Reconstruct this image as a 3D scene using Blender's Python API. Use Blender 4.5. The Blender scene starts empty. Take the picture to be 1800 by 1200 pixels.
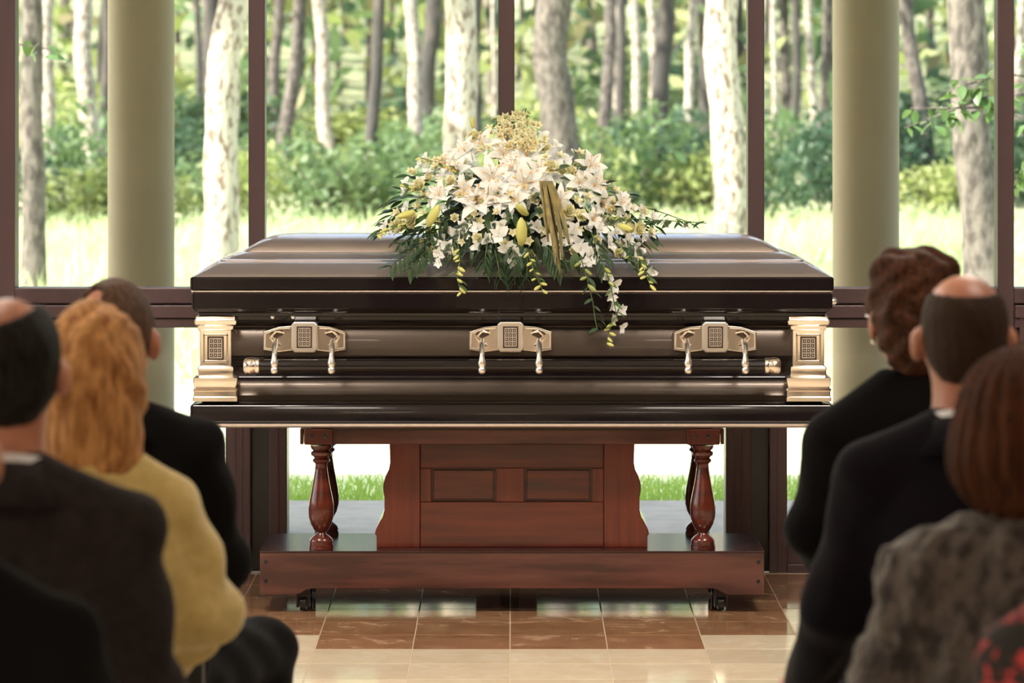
import bpy, bmesh, math, random
import numpy as np
from mathutils import Vector, Matrix, Quaternion, Euler
random.seed(7)
SC = bpy.context.scene
COL = SC.collection
PI = math.pi
F = 6725.0; HZ = 150.0; CZ = 1.73          # focal length in px, horizon row, camera height

# ------------------------------------------------------------------ camera, sky, sun, lamps, exposure
cam = bpy.data.cameras.new('camera'); camo = bpy.data.objects.new('camera', cam); COL.objects.link(camo)
camo.location = (0, 0, CZ); camo.rotation_euler = (PI/2, 0, 0)
cam.sensor_width = 36; cam.lens = 36*F/1800; cam.shift_y = -(600-HZ)/1800
cam.clip_end = 600; cam.clip_start = .1
cam.dof.use_dof = True; cam.dof.focus_distance = 12.5; cam.dof.aperture_fstop = 5.6
SC.camera = camo
SC.view_settings.view_transform = 'Standard'; SC.view_settings.look = 'None'
SC.view_settings.gamma = 1; SC.view_settings.use_curve_mapping = False
SC.view_settings.exposure = 1.0
w = bpy.data.worlds.new('world'); SC.world = w; w.use_nodes = True
nt = w.node_tree; bg = nt.nodes['Background']
sky = nt.nodes.new('ShaderNodeTexSky'); sky.sky_type = 'NISHITA'; sky.sun_disc = False
sky.sun_elevation = math.radians(42); sky.sun_rotation = math.radians(-70); sky.dust_density = 3; sky.air_density = 1
nt.links.new(sky.outputs[0], bg.inputs[0]); bg.inputs[1].default_value = 0.26
def look(o, d):
    o.rotation_euler = Vector(d).to_track_quat('-Z', 'Y').to_euler()
sl = bpy.data.lights.new('sun', 'SUN'); so = bpy.data.objects.new('sun', sl); COL.objects.link(so)
sl.energy = 8.0; sl.angle = .012; sl.color = (1, .95, .84); so.location = (-20, -10, 30); look(so, (.66, .42, -.78))
def area(name, loc, d, sx, sy, e, col):
    l = bpy.data.lights.new(name, 'AREA'); l.shape = 'RECTANGLE'; l.size = sx; l.size_y = sy; l.energy = e; l.color = col
    o = bpy.data.objects.new(name, l); COL.objects.link(o); o.location = loc; look(o, d); return o
WARM = (1, .93, .84)
# unseen ceiling lamps added to brighten the interior (fixtures follow with the ceiling)
ADDED_LAMPS = [(-1.6, 10.6), (1.6, 10.6), (-1.6, 7.2), (1.6, 7.2), (-1.6, 3.2), (1.6, 3.2), (0, 0)]
for i, (x, y) in enumerate(ADDED_LAMPS):
    o = area('added_ceiling_lamp', (x, y, 3.33), (0, 0, -1), .9, .5, 40 if y > 9 else (9 if y > 5 else 26), WARM)
    if y < 5: o.data.spread = math.radians(75)      # added lamps narrowed to brighten the rear floor and spare the heads

# ------------------------------------------------------------------ helpers
def P(px, py, d): return Vector(((px-900)*d/F, d, CZ-(py-HZ)*d/F))
def tag(o, label=None, cat=None, group=None, kind=None):
    if label: o['label'] = label
    if cat: o['category'] = cat
    if group: o['group'] = group
    if kind: o['kind'] = kind
    return o
def thing(name, label, cat, loc=(0, 0, 0), rz=0, group=None):
    o = bpy.data.objects.new(name, None); COL.objects.link(o); o.location = loc; o.rotation_euler = (0, 0, rz)
    return tag(o, label, cat, group)
def root(name, kind='structure'):
    o = bpy.data.objects.new(name, None); COL.objects.link(o); o['kind'] = kind; return o
def worigin(p):
    v = Vector((0, 0, 0))
    while p is not None: v = v + p.location; p = p.parent
    return v
def link(name, me, parent=None):
    o = bpy.data.objects.new(name, me); COL.objects.link(o)
    if parent: o.parent = parent
    return o
def obj(name, bm, m, parent=None, smooth=False, world=True, sharp=40):
    """bmesh in world coordinates -> one object under parent"""
    if parent and world: bmesh.ops.translate(bm, verts=bm.verts, vec=-worigin(parent))
    me = bpy.data.meshes.new(name); bm.to_mesh(me); bm.free()
    if m: me.materials.append(m)
    if smooth:
        me.polygons.foreach_set('use_smooth', [True]*len(me.polygons))
        if sharp: me.set_sharp_from_angle(angle=math.radians(sharp))
    return link(name, me, parent)
def pydata(name, v, f, m, smooth=False):
    me = bpy.data.meshes.new(name); me.from_pydata([tuple(a) for a in v], [], [tuple(int(i) for i in a) for a in f]); me.materials.append(m)
    if smooth: me.polygons.foreach_set('use_smooth', [True]*len(me.polygons))
    return me
def NB(): return bmesh.new()
def bx(bm, x0, x1, y0, y1, z0, z1, bev=0):
    t = bmesh.new(); bmesh.ops.create_cube(t, size=1)
    for v in t.verts: v.co = Vector((x0+(v.co.x+.5)*(x1-x0), y0+(v.co.y+.5)*(y1-y0), z0+(v.co.z+.5)*(z1-z0)))
    if bev: bmesh.ops.bevel(t, geom=t.edges[:], offset=bev, segments=2, affect='EDGES', profile=.5)
    merge(bm, t)
def merge(bm, t, mx=None):
    if mx is not None: t.transform(mx)
    me = bpy.data.meshes.new('tmp'); t.to_mesh(me); t.free(); bm.from_mesh(me); bpy.data.meshes.remove(me)
def lathe(bm, prof, c, n=24, mx=None):
    """prof: list of (radius, z)"""
    t = bmesh.new(); rings = []
    for r, z in prof: rings.append([t.verts.new((r*math.cos(2*PI*i/n), r*math.sin(2*PI*i/n), z)) for i in range(n)])
    for a, b in zip(rings, rings[1:]):
        for i in range(n): t.faces.new((a[i], a[(i+1) % n], b[(i+1) % n], b[i]))
    t.faces.new(rings[0][::-1]); t.faces.new(rings[-1])
    M = Matrix.Translation(c) if mx is None else Matrix.Translation(c) @ mx
    merge(bm, t, M)
def tube(bm, pts, rad, n=8):
    pts = [Vector(p) for p in pts]; t = bmesh.new(); rings = []
    for i, p in enumerate(pts):
        d = (pts[min(i+1, len(pts)-1)]-pts[max(i-1, 0)]).normalized()
        a = d.orthogonal().normalized() if i == 0 else (a-d*a.dot(d)).normalized()
        b = d.cross(a); r = rad[i] if hasattr(rad, '__len__') else rad
        rings.append([t.verts.new(p+(a*math.cos(2*PI*k/n)+b*math.sin(2*PI*k/n))*r) for k in range(n)])
    for A, B in zip(rings, rings[1:]):
        for k in range(n): t.faces.new((A[k], A[(k+1) % n], B[(k+1) % n], B[k]))
    t.faces.new(rings[0][::-1]); t.faces.new(rings[-1]); merge(bm, t)
def rrect(hx, hy, r, n=4):
    out = []
    for cx, cy, a0 in ((hx-r, hy-r, 0), (-hx+r, hy-r, PI/2), (-hx+r, -hy+r, PI), (hx-r, -hy+r, 3*PI/2)):
        for i in range(n+1):
            a = a0+PI/2*i/n; out.append((cx+r*math.cos(a), cy+r*math.sin(a)))
    return out
def loft(bm, rings, c=(0, 0), cap=True):
    """rings: (hx, hy, radius, z)"""
    t = bmesh.new(); R = []
    for hx, hy, r, z in rings: R.append([t.verts.new((c[0]+x, c[1]+y, z)) for x, y in rrect(hx, hy, r)])
    n = len(R[0])
    for a, b in zip(R, R[1:]):
        for i in range(n): t.faces.new((a[i], a[(i+1) % n], b[(i+1) % n], b[i]))
    if cap: t.faces.new(R[0][::-1]); t.faces.new(R[-1])
    merge(bm, t)
def prism(bm, pts, y0, y1, bev=0):
    """outline pts (x,z) extruded from y0 (front) to y1"""
    t = bmesh.new(); a = [t.verts.new((x, y0, z)) for x, z in pts]; b = [t.verts.new((x, y1, z)) for x, z in pts]; n = len(pts)
    t.faces.new(a); t.faces.new(b[::-1])
    for i in range(n): t.faces.new((a[(i+1) % n], a[i], b[i], b[(i+1) % n]))
    bmesh.ops.recalc_face_normals(t, faces=t.faces)
    if bev:
        fe = [e for e in t.edges if all(abs(v.co.y-y0) < 1e-6 for v in e.verts)]
        bmesh.ops.bevel(t, geom=fe, offset=bev, segments=2, affect='EDGES', profile=.5)
    merge(bm, t)

# ------------------------------------------------------------------ materials
def mat(name, col, rough=.5, metal=0, coat=0, spec=.5, bump=None, var=None, trans=None, sheen=0, emis=None):
    """bump=(kind, scale, strength, distance, (sx,sy,sz)); var=(col2, scale, lo, hi, (sx,sy,sz), kind)"""
    m = bpy.data.materials.new(name); m.use_nodes = True; nt = m.node_tree; N = nt.nodes; L = nt.links
    b = N['Principled BSDF']; b.inputs['Base Color'].default_value = (*col, 1); b.inputs['Roughness'].default_value = rough
    b.inputs['Metallic'].default_value = metal; b.inputs['Coat Weight'].default_value = coat; b.inputs['Coat Roughness'].default_value = .04
    b.inputs['Specular IOR Level'].default_value = spec
    if sheen: b.inputs['Sheen Weight'].default_value = sheen; b.inputs['Sheen Roughness'].default_value = .5
    if emis: b.inputs['Emission Color'].default_value = (*emis[0], 1); b.inputs['Emission Strength'].default_value = emis[1]
    tc = N.new('ShaderNodeTexCoord')
    def mp(s):
        q = N.new('ShaderNodeMapping'); q.inputs['Scale'].default_value = s; L.new(tc.outputs['Object'], q.inputs[0]); return q.outputs[0]
    def tex(kind, scale, s):
        if kind == 'noise':
            q = N.new('ShaderNodeTexNoise'); q.inputs['Scale'].default_value = scale; q.inputs['Detail'].default_value = 6; o = q.outputs[0]
        elif kind == 'wave':
            q = N.new('ShaderNodeTexWave'); q.inputs['Scale'].default_value = scale; q.inputs['Distortion'].default_value = 4; q.inputs['Detail'].default_value = 3; o = q.outputs['Fac']
        else:
            q = N.new('ShaderNodeTexVoronoi'); q.inputs['Scale'].default_value = scale; o = q.outputs['Distance']
        L.new(mp(s), q.inputs['Vector']); return o
    out = b
    if var:
        col2, scale, lo, hi, s = var[:5]; kind = var[5] if len(var) > 5 else 'noise'
        r = N.new('ShaderNodeMapRange'); r.inputs[1].default_value = lo; r.inputs[2].default_value = hi; L.new(tex(kind, scale, s), r.inputs[0])
        x = N.new('ShaderNodeMix'); x.data_type = 'RGBA'; x.inputs[6].default_value = (*col, 1); x.inputs[7].default_value = (*col2, 1)
        L.new(r.outputs[0], x.inputs[0]); L.new(x.outputs[2], b.inputs['Base Color']); m['mix'] = 1
    if bump:
        kind, scale, st, dist, s = bump
        q = N.new('ShaderNodeBump'); q.inputs['Strength'].default_value = st; q.inputs['Distance'].default_value = dist
        L.new(tex(kind, scale, s), q.inputs['Height']); L.new(q.outputs[0], b.inputs['Normal'])
    if trans:
        t = N.new('ShaderNodeBsdfTranslucent'); t.inputs[0].default_value = (*trans[0], 1)
        x = N.new('ShaderNodeMixShader'); x.inputs[0].default_value = trans[1]
        L.new(b.outputs[0], x.inputs[1]); L.new(t.outputs[0], x.inputs[2]); L.new(x.outputs[0], N['Material Output'].inputs[0])
    return m
def leafmat(name, c1, c2, tr, rough=.5, per='RANDOM', k=.4):
    """leaf colour varies per mesh island"""
    m = bpy.data.materials.new(name); m.use_nodes = True; N = m.node_tree.nodes; L = m.node_tree.links; b = N['Principled BSDF']
    g = N.new('ShaderNodeNewGeometry'); x = N.new('ShaderNodeMix'); x.data_type = 'RGBA'
    x.inputs[6].default_value = (*c1, 1); x.inputs[7].default_value = (*c2, 1); L.new(g.outputs['Random Per Island'], x.inputs[0])
    L.new(x.outputs[2], b.inputs['Base Color']); b.inputs['Roughness'].default_value = rough
    t = N.new('ShaderNodeBsdfTranslucent'); t.inputs[0].default_value = (*tr, 1)
    s = N.new('ShaderNodeMixShader'); s.inputs[0].default_value = k
    L.new(b.outputs[0], s.inputs[1]); L.new(t.outputs[0], s.inputs[2]); L.new(s.outputs[0], N['Material Output'].inputs[0]); return m
def glassmat():
    m = bpy.data.materials.new('window_glass'); m.use_nodes = True; N = m.node_tree.nodes; L = m.node_tree.links
    t = N.new('ShaderNodeBsdfTransparent'); t.inputs[0].default_value = (.95, .97, .95, 1)
    g = N.new('ShaderNodeBsdfGlossy'); g.inputs['Roughness'].default_value = .01
    fr = N.new('ShaderNodeFresnel'); fr.inputs[0].default_value = 1.5
    mx = N.new('ShaderNodeMixShader'); L.new(fr.outputs[0], mx.inputs[0]); L.new(t.outputs[0], mx.inputs[1]); L.new(g.outputs[0], mx.inputs[2])
    L.new(mx.outputs[0], N['Material Output'].inputs[0]); return m
O3 = (1, 1, 1)
M = dict(
 wall=mat('wall_paint', (.66, .60, .54), .8, bump=('noise', 80, .1, .002, O3)),
 darkwall=mat('wall_panelling', (.10, .055, .03), .5, var=((.05, .025, .015), 3, .3, .7, (1, 1, .1))),
 ceil=mat('ceiling_paint', (.80, .75, .70), .85),
 grout=mat('grout', (.55, .45, .33), .8),
 frame=mat('bronze_frame', (.120, .075, .080), .38, metal=.35, spec=.5, var=((.095, .058, .062), 6, .35, .65, (1, 1, .2))),
 glass=glassmat(),
 column=mat('column_paint', (.33, .265, .165), .6, var=((.30, .24, .145), 3, .3, .7, O3)),
 paving=mat('terrace_concrete', (.27, .27, .265), .8, bump=('noise', 40, .3, .004, O3), var=((.22, .22, .21), 8, .4, .7, O3)),
 casket=mat('casket_dark_gloss', (.009, .006, .007), .16, coat=.45, spec=.3),
 casketlid=mat('casket_lid_metal', (.62, .52, .50), .32, metal=.85, coat=.6),
 casketside=mat('casket_brushed_brown', (.085, .066, .054), .36, metal=.85, coat=.12, bump=('noise', 60, .15, .0004, (.02, 1, 1))),
 glint=mat('edge_glint_metal', (.86, .76, .72), .45, metal=1),  # pale metal painting in reflections along the casket edges
 gold=mat('champagne_gold', (.95, .85, .76), .20, metal=1, bump=('noise', 90, .12, .001, O3)),
 goldlite=mat('pale_champagne', (1.0, .95, .90), .32, metal=1),
 golddark=mat('antique_recess', (.10, .07, .055), .45, metal=.7),
 wood=mat('bier_mahogany', (.125, .020, .010), .22, coat=.5, var=((.070, .013, .008), 5, .35, .65, (.6, 1, 6)), bump=('noise', 20, .05, .001, (.5, 1, 8))),
 woodv=mat('bier_mahogany_vertical', (.165, .025, .011), .25, coat=.4, var=((.095, .016, .009), 5, .35, .7, (7, 1, .5))),
 woodlite=mat('bier_apron_wood', (.135, .045, .034), .28, coat=.5, var=((.055, .016, .013), 3.2, .38, .62, (.8, 1, 7))),
 black=mat('black_metal', (.012, .012, .016), .3, coat=.3),
 chair=mat('chair_black_fabric', (.014, .013, .015), .85),
 bark_sunlit=mat('sunlit_pale_bark', (.56, .47, .40), .85, var=((.20, .135, .105), 22, .48, .62, (1, 1, .5)), bump=('noise', 14, 1, .03, (1, 1, .4))),  # pale bark, with sunlight on the trunks put into the colour
 bark_halflit=mat('shaded_grey_bark', (.19, .155, .14), .9, var=((.07, .055, .05), 18, .4, .62, (1, 1, .5)), bump=('noise', 12, 1, .03, (1, 1, .4))),  # grey bark, darkened to paint in shade on the trunks
 bark_shaded=mat('shaded_dark_bark', (.075, .065, .062), .9, var=((.17, .13, .11), 5, .55, .75, (1, 1, .4)), bump=('noise', 12, 1, .03, (1, 1, .4))),  # dark bark, trunk shade is put into this albedo
 lawn=mat('lawn', (.52, .60, .34), .9, var=((.68, .72, .46), .35, .35, .65, O3), bump=('noise', 6, 1, .05, O3)),
 litter=mat('forest_floor', (.18, .22, .10), .95, var=((.42, .40, .24), .5, .4, .65, O3), bump=('noise', 3, 1, .1, O3)),
 white=mat('white_petal', (.93, .93, .90), .5, trans=((.95, .95, .85), .22)),
 cream=mat('cream_petal', (.92, .88, .62), .5, trans=((.9, .85, .5), .25)),
 yellow=mat('yellow_green_bud', (.72, .70, .22), .45, trans=((.6, .6, .15), .2)),
 tan=mat('tan_filler_blossom', (.78, .74, .46), .7),
 stamen=mat('orange_stamen', (.80, .50, .20), .7),
 stem=mat('green_stem', (.10, .17, .04), .6),
 leafd=mat('dark_green_leaf', (.038, .072, .036), .3, var=((.085, .14, .070), 20, .4, .6, O3), trans=((.06, .12, .02), .2)),
 leafm=mat('mid_green_leaf', (.10, .17, .06), .35, trans=((.15, .26, .05), .25)),
 ribbon=mat('old_gold_ribbon', (.28, .21, .05), .55, var=((.16, .12, .03), 60, .4, .6, (1, 1, .1)), sheen=.3),
)
FOL = [leafmat('sunny_leaves', (.26, .31, .09), (.46, .46, .22), (.36, .44, .13)),
       leafmat('green_leaves', (.09, .17, .07), (.20, .27, .12), (.17, .27, .10)),
       leafmat('deep_green_leaves', (.035, .085, .05), (.085, .15, .085), (.07, .14, .07)),
       leafmat('dry_leaves', (.22, .17, .10), (.34, .31, .16), (.28, .26, .1))]
STRAW = leafmat('pale_grass', (.50, .60, .28), (.72, .78, .46), (.55, .65, .33))
GRASS = leafmat('grass_blades', (.16, .30, .05), (.42, .46, .16), (.3, .5, .08))
def marble(name, c1, c2, c3, rough):
    m = bpy.data.materials.new(name); m.use_nodes = True; N = m.node_tree.nodes; L = m.node_tree.links; b = N['Principled BSDF']
    g = N.new('ShaderNodeNewGeometry'); oi = N.new('ShaderNodeObjectInfo')
    n = N.new('ShaderNodeTexNoise'); n.inputs['Scale'].default_value = 7; n.inputs['Detail'].default_value = 8; n.inputs['Distortion'].default_value = 1.2; n.inputs['Roughness'].default_value = .65
    ad = N.new('ShaderNodeVectorMath'); ad.operation = 'MULTIPLY_ADD'; ad.inputs[1].default_value = (9, 7, 5)
    cb = N.new('ShaderNodeCombineXYZ'); L.new(oi.outputs['Random'], cb.inputs[0]); L.new(oi.outputs['Random'], cb.inputs[1]); L.new(cb.outputs[0], ad.inputs[0]); L.new(g.outputs['Position'], ad.inputs[2])
    L.new(ad.outputs[0], n.inputs['Vector'])
    cr = N.new('ShaderNodeValToRGB'); e = cr.color_ramp.elements
    e[0].position = .32; e[0].color = (*c2, 1); e[1].position = .56; e[1].color = (*c1, 1); q = e.new(.70); q.color = (*c3, 1)
    L.new(n.outputs[0], cr.inputs[0])
    mr = N.new('ShaderNodeMapRange'); mr.inputs[3].default_value = .88; mr.inputs[4].default_value = 1.06; L.new(oi.outputs['Random'], mr.inputs[0])
    mu = N.new('ShaderNodeVectorMath'); mu.operation = 'SCALE'; L.new(cr.outputs[0], mu.inputs[0]); L.new(mr.outputs[0], mu.inputs['Scale']); L.new(mu.outputs[0], b.inputs['Base Color'])
    b.inputs['Roughness'].default_value = rough; return m
M['tcream'] = marble('cream_marble', (.76, .64, .47), (.70, .57, .40), (.80, .70, .54), .09)
M['tbrown'] = marble('brown_marble', (.36, .19, .10), (.25, .12, .06), (.60, .40, .25), .07)
# ------------------------------------------------------------------ the room shell
WY = 13.60                                    # window wall plane
LX = [-.02+.888*k for k in range(-4, 5)]
RX0, RX1, RY0, ZC = LX[0]-.03, LX[-1]+.03, -3.0, 3.4
def struct(name, bm, m, parent=None, smooth=False):
    o = obj(name, bm, m, parent, smooth)
    if not parent: o['kind'] = 'structure'
    return o
# floor: slab with real marble tiles where the picture shows them
TX0, TX1, TY0, TY1 = -.006-8*.3, -.006+8*.3, 11.75-8*.3, 11.75+6*.3
fl = root('floor')
b = NB(); bx(b, RX0-.3, RX1+.3, RY0-.3, WY+.15, -.2, -.012); bx(b, TX0, TX1, TY0, TY1, -.012, -.0025); struct('grout_bed', b, M['grout'], fl)
fm = bpy.data.materials.new('tiled_marble_floor'); fm.use_nodes = True
N = fm.node_tree.nodes; L = fm.node_tree.links; br = N.new('ShaderNodeTexBrick'); g = N.new('ShaderNodeNewGeometry')
br.offset = 0; br.inputs['Scale'].default_value = 1; br.inputs['Brick Width'].default_value = .3; br.inputs['Row Height'].default_value = .3; br.inputs['Mortar Size'].default_value = .0015
br.inputs['Color1'].default_value = (.74, .62, .46, 1); br.inputs['Color2'].default_value = (.78, .67, .51, 1); br.inputs['Mortar'].default_value = (.5, .4, .3, 1)
L.new(g.outputs['Position'], br.inputs['Vector']); L.new(br.outputs[0], N['Principled BSDF'].inputs['Base Color']); N['Principled BSDF'].inputs['Roughness'].default_value = .09
b = NB()
bx(b, RX0, TX0, RY0, WY, -.012, 0); bx(b, TX1, RX1, RY0, WY, -.012, 0); bx(b, TX0, TX1, RY0, TY0, -.012, 0); bx(b, TX0, TX1, TY1, WY, -.012, 0)
struct('outer_tiling', b, fm, fl)
b = NB(); bx(b, .0015, .2985, .0015, .2985, -.010, 0, .0012); tm1 = bpy.data.meshes.new('tile'); b.to_mesh(tm1); b.free(); tm1.materials.append(M['tcream'])
tm2 = tm1.copy(); tm2.materials[0] = M['tbrown']
for i in range(16):
    for j in range(14):
        x = TX0+i*.3; y = TY0+j*.3; k = i-8
        row = j-8                                   # row 0 starts at y = 11.75
        col = k if k >= 0 else -k-1
        first = 0 if col < 2 else (1 if col < 3 else 3)
        o = link('tile', tm2 if row >= first else tm1, fl); o.location = (x, y, random.uniform(-.0004, .0))
# window wall: trims (mullion above the rail, wide post below), windows (frame rails + two panes each)
for k, x in enumerate(LX):
    t = root('trim_%d' % (k+1))
    b = NB(); bx(b, x-.029, x+.029, WY, WY+.11, .86, ZC, .003); struct('mullion', b, M['frame'], t)
    b = NB(); bx(b, x-.109, x-.020, WY-.02, WY+.13, 0, .95, .003); bx(b, x+.046, x+.109, WY-.02, WY+.13, 0, .95, .003); struct('post', b, M['frame'], t)
    b = NB(); bx(b, x-.078, x-.074, WY-.024, WY, 0, .87); bx(b, x-.052, x-.049, WY-.024, WY, 0, .87); bx(b, x+.075, x+.079, WY-.024, WY, 0, .87); struct('post_bead', b, M['frame'], t)
    b = NB(); bx(b, x-.020, x+.046, WY+.03, WY+.1, 0, .95); struct('gasket', b, M['black'], t)
for k in range(8):
    x0, x1 = LX[k]+.029, LX[k+1]-.029
    t = root('window_%d' % (k+1))
    b = NB(); bx(b, x0, x1, WY-.005, WY+.11, .955, 1.010, .003); bx(b, x0, x1, WY-.03, WY+.11, .905, .950, .003); bx(b, x0, x1, WY-.018, WY+.11, .870, .903, .003); bx(b, x0, x1, WY+.02, WY+.10, .88, 1.0); struct('rail', b, M['frame'], t)
    b = NB(); bx(b, x0-.01, x1+.01, WY+.055, WY+.063, 1.0, ZC-.02); struct('upper_pane', b, M['glass'], t)
    b = NB(); bx(b, x0-.01, x1+.01, WY+.055, WY+.063, .10, .875); struct('lower_pane', b, M['glass'], t)
    b = NB(); bx(b, LX[k]+.109, LX[k+1]-.109, WY-.01, WY+.12, .012, .112, .003); bx(b, LX[k]+.109, LX[k+1]-.109, WY-.025, WY, 0, .03, .002); struct('bottom_rail', b, M['frame'], t)
b = NB(); bx(b, RX0, RX1, WY-.02, WY+.13, ZC-.12, ZC+.05); struct('trim_10', b, M['frame'])
b = NB(); bx(b, RX0-.25, RX0, RY0, 6.0, 0, ZC); bx(b, RX0-.25, RX0, 6.0, WY+.13, 0, .5); bx(b, RX0-.25, RX0, 6.0, WY+.13, 2.75, ZC); bx(b, RX0-.25, RX0, 13.2, WY+.13, .5, 2.75); struct('wall_left', b, M['wall'])
b = NB(); bx(b, RX1, RX1+.25, RY0, WY+.13, 0, ZC); struct('wall_right', b, M['darkwall'])
b = NB(); bx(b, RX0-.25, RX1+.25, RY0-.25, RY0, 0, ZC); struct('wall_back', b, M['wall'])
b = NB(); bx(b, RX0-.25, RX1+.25, RY0-.25, WY+.13, ZC, ZC+.25)
struct('ceiling', b, M['ceil'])
t = root('window_9')
b = NB()
for y in (6.0, 7.8, 9.6, 11.4, 13.15): bx(b, RX0-.12, RX0-.04, y-.03+.03, y+.06, .5, 2.75, .003)
bx(b, RX0-.12, RX0-.04, 6, 13.2, .5, .56); bx(b, RX0-.12, RX0-.04, 6, 13.2, 2.69, 2.75); struct('window_frame', b, M['frame'], t)
for y in (6.06, 7.86, 9.66, 11.46):
    b = NB(); bx(b, RX0-.085, RX0-.077, y, y+1.73, .55, 2.70); struct('pane', b, M['glass'], t)
for s, x0, x1 in (('left', RX0, RX0+.015), ('right', RX1-.015, RX1)):
    b = NB(); bx(b, x0, x1, RY0, WY-.03, 0, .12, .003); struct('baseboard_'+s, b, M['frame'])
lampm = mat('added_lamp_diffuser', (.9, .85, .75), .5, emis=((1, .86, .66), 4.0))  # glowing panel of the added, unseen lamps
for i, (x, y) in enumerate(ADDED_LAMPS):
    t = thing('added_ceiling_light', ['added unseen ceiling light above the casket, window left side', 'added unseen ceiling light above the casket, right side', 'added unseen ceiling light over the left seats', 'added unseen ceiling light over the right seats', 'added unseen ceiling light left of the camera', 'added unseen ceiling light right of the camera', 'added unseen ceiling light at the back of the room'][i], 'ceiling light', (x, y, ZC-.04))
    b = NB(); bx(b, x-.5, x+.5, y-.3, y-.26, ZC-.04, ZC-.001); bx(b, x-.5, x+.5, y+.26, y+.3, ZC-.04, ZC-.001); bx(b, x-.5, x-.46, y-.26, y+.26, ZC-.04, ZC-.001); bx(b, x+.46, x+.5, y-.26, y+.26, ZC-.04, ZC-.001); obj('added_lamp_frame', b, M['goldlite'], t)
    b = NB(); bx(b, x-.46, x+.46, y-.26, y+.26, ZC-.02, ZC-.001); obj('added_diffuser', b, lampm, t)

# ------------------------------------------------------------------ outdoors
b = NB(); bx(b, -14, 14, WY+.13, 16.0, -.2, -.005); struct('terrace', b, M['paving'])
b = NB(); bx(b, RX0-2.6, RX1+1, WY+.13, 15.35, 3.25, 3.6); bx(b, RX0-2.6, RX0-.25, RY0, WY+.13, 3.25, 3.6); struct('eaves_and_sun_stop', b, M['ceil'])  # left-hand eave is added, unseen, to keep sun off the side windows
for px, lab in ((248, 'round cream column outside the glass, left of the casket'), (1522, 'round cream column outside the glass, right of the casket')):
    d = 15.0; x = (px-900)*d/F; r = 58.5*d/F
    t = thing('column', lab, 'column', (x, d, 0), group='round columns of the veranda')
    b = NB(); lathe(b, [(r, .12), (r, 3.25)], (x, d, 0), 48); obj('shaft', b, M['column'], t, True)
    b = NB(); lathe(b, [(r*1.25, -.005), (r*1.25, .07), (r*1.18, .09), (r*1.02, .12)], (x, d, 0), 48); obj('plinth', b, M['column'], t, True)
def gz(x, y):
    z = -.02+.03*math.sin(x*.35)*math.sin(y*.2)
    if y < 17: z = -.03
    if y > 45: z += (y-45)*.012
    if y > 80: z += (y-80)*.05
    return z
def ground(name, y0, y1, ny, x, nx, m):
    v = []; f = []
    for j in range(ny+1):
        yy = y0+(y1-y0)*j/ny
        for i in range(nx+1):
            xx = -x+2*x*i/nx; v.append((xx, yy, gz(xx, yy)))
    for j in range(ny):
        for i in range(nx): a = j*(nx+1)+i; f.append((a, a+1, a+nx+2, a+nx+1))
    o = link(name, pydata(name, v, f, m, True)); o['kind'] = 'structure'; return o
ground('lawn', 15.99, 44, 28, 60, 80, M['lawn'])
ground('forest_floor', 44, 230, 60, 120, 60, M['litter'])
rng = np.random.default_rng(5)
def blades(name, n, xr, yr, h0, h1, w0, m, lab, side=1):
    x = rng.uniform(*xr, n); y = yr[0]+(yr[1]-yr[0])*rng.random(n)**side; a = rng.uniform(0, PI, n); h = rng.uniform(h0, h1, n); lean = rng.normal(0, .35, (n, 2))*h[:, None]
    z = np.array([gz(a_, b_) for a_, b_ in zip(x, y)])-.01
    wx = np.cos(a)*w0; wy = np.sin(a)*w0*.4
    v = np.empty((n, 3, 3)); v[:, 0] = np.stack([x-wx, y-wy, z], 1); v[:, 1] = np.stack([x+wx, y+wy, z], 1); v[:, 2] = np.stack([x+lean[:, 0], y+lean[:, 1], z+h], 1)
    me = bpy.data.meshes.new(name); me.from_pydata(v.reshape(-1, 3).tolist(), [], np.arange(n*3).reshape(n, 3).tolist()); me.materials.append(m)
    return tag(link(name, me), lab, 'grass', None, 'stuff')
blades('grass', 16000, (-3.4, 3.4), (16.01, 17.0), .03, .075, .005, GRASS, 'short green grass along the terrace edge', 1.6)
blades('tall_grass', 30000, (-9, 9), (22, 46), .10, .4, .02, STRAW, 'sunlit tall grass of the clearing before the woods')
# leaf clouds
def cloud(n, fn, s0, s1):
    """n little bent leaves (2 tris each as a quad) positioned by fn"""
    c = fn(n); m = len(c); s = rng.uniform(s0, s1, m)
    u = rng.normal(0, 1, (m, 3)); u /= np.linalg.norm(u, axis=1)[:, None]
    q = rng.normal(0, 1, (m, 3)); w_ = np.cross(u, q); w_ /= np.linalg.norm(w_, axis=1)[:, None]
    v = np.empty((m, 4, 3)); v[:, 0] = c-u*s[:, None]; v[:, 1] = c+w_*s[:, None]*.45; v[:, 2] = c+u*s[:, None]; v[:, 3] = c-w_*s[:, None]*.45
    return v.reshape(-1, 3).tolist(), np.arange(m*4).reshape(m, 4).tolist()
def ball(rx, ry, rz, z0, lump=3, hollow=.55):
    cs = rng.uniform(-1, 1, (lump, 3))*[rx*.6, ry*.6, rz*.45]+[0, 0, z0]
    def fn(n):
        d = rng.normal(0, 1, (n, 3)); d /= np.linalg.norm(d, axis=1)[:, None]; r = rng.uniform(hollow, 1, n)[:, None]
        p = d*r*[rx*.62, ry*.62, rz*.62]+cs[rng.integers(0, lump, n)]
        return p[p[:, 2] > .02]
    return fn
bushes = []
for i in range(8):
    v, f = cloud(900, ball(1.0, .8, .9, .7, 6), .05, .11); bushes.append(pydata('shrub_foliage', v, f, FOL[[0, 1, 2, 0, 1, 3, 2, 1][i]]))
b = NB()
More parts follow.
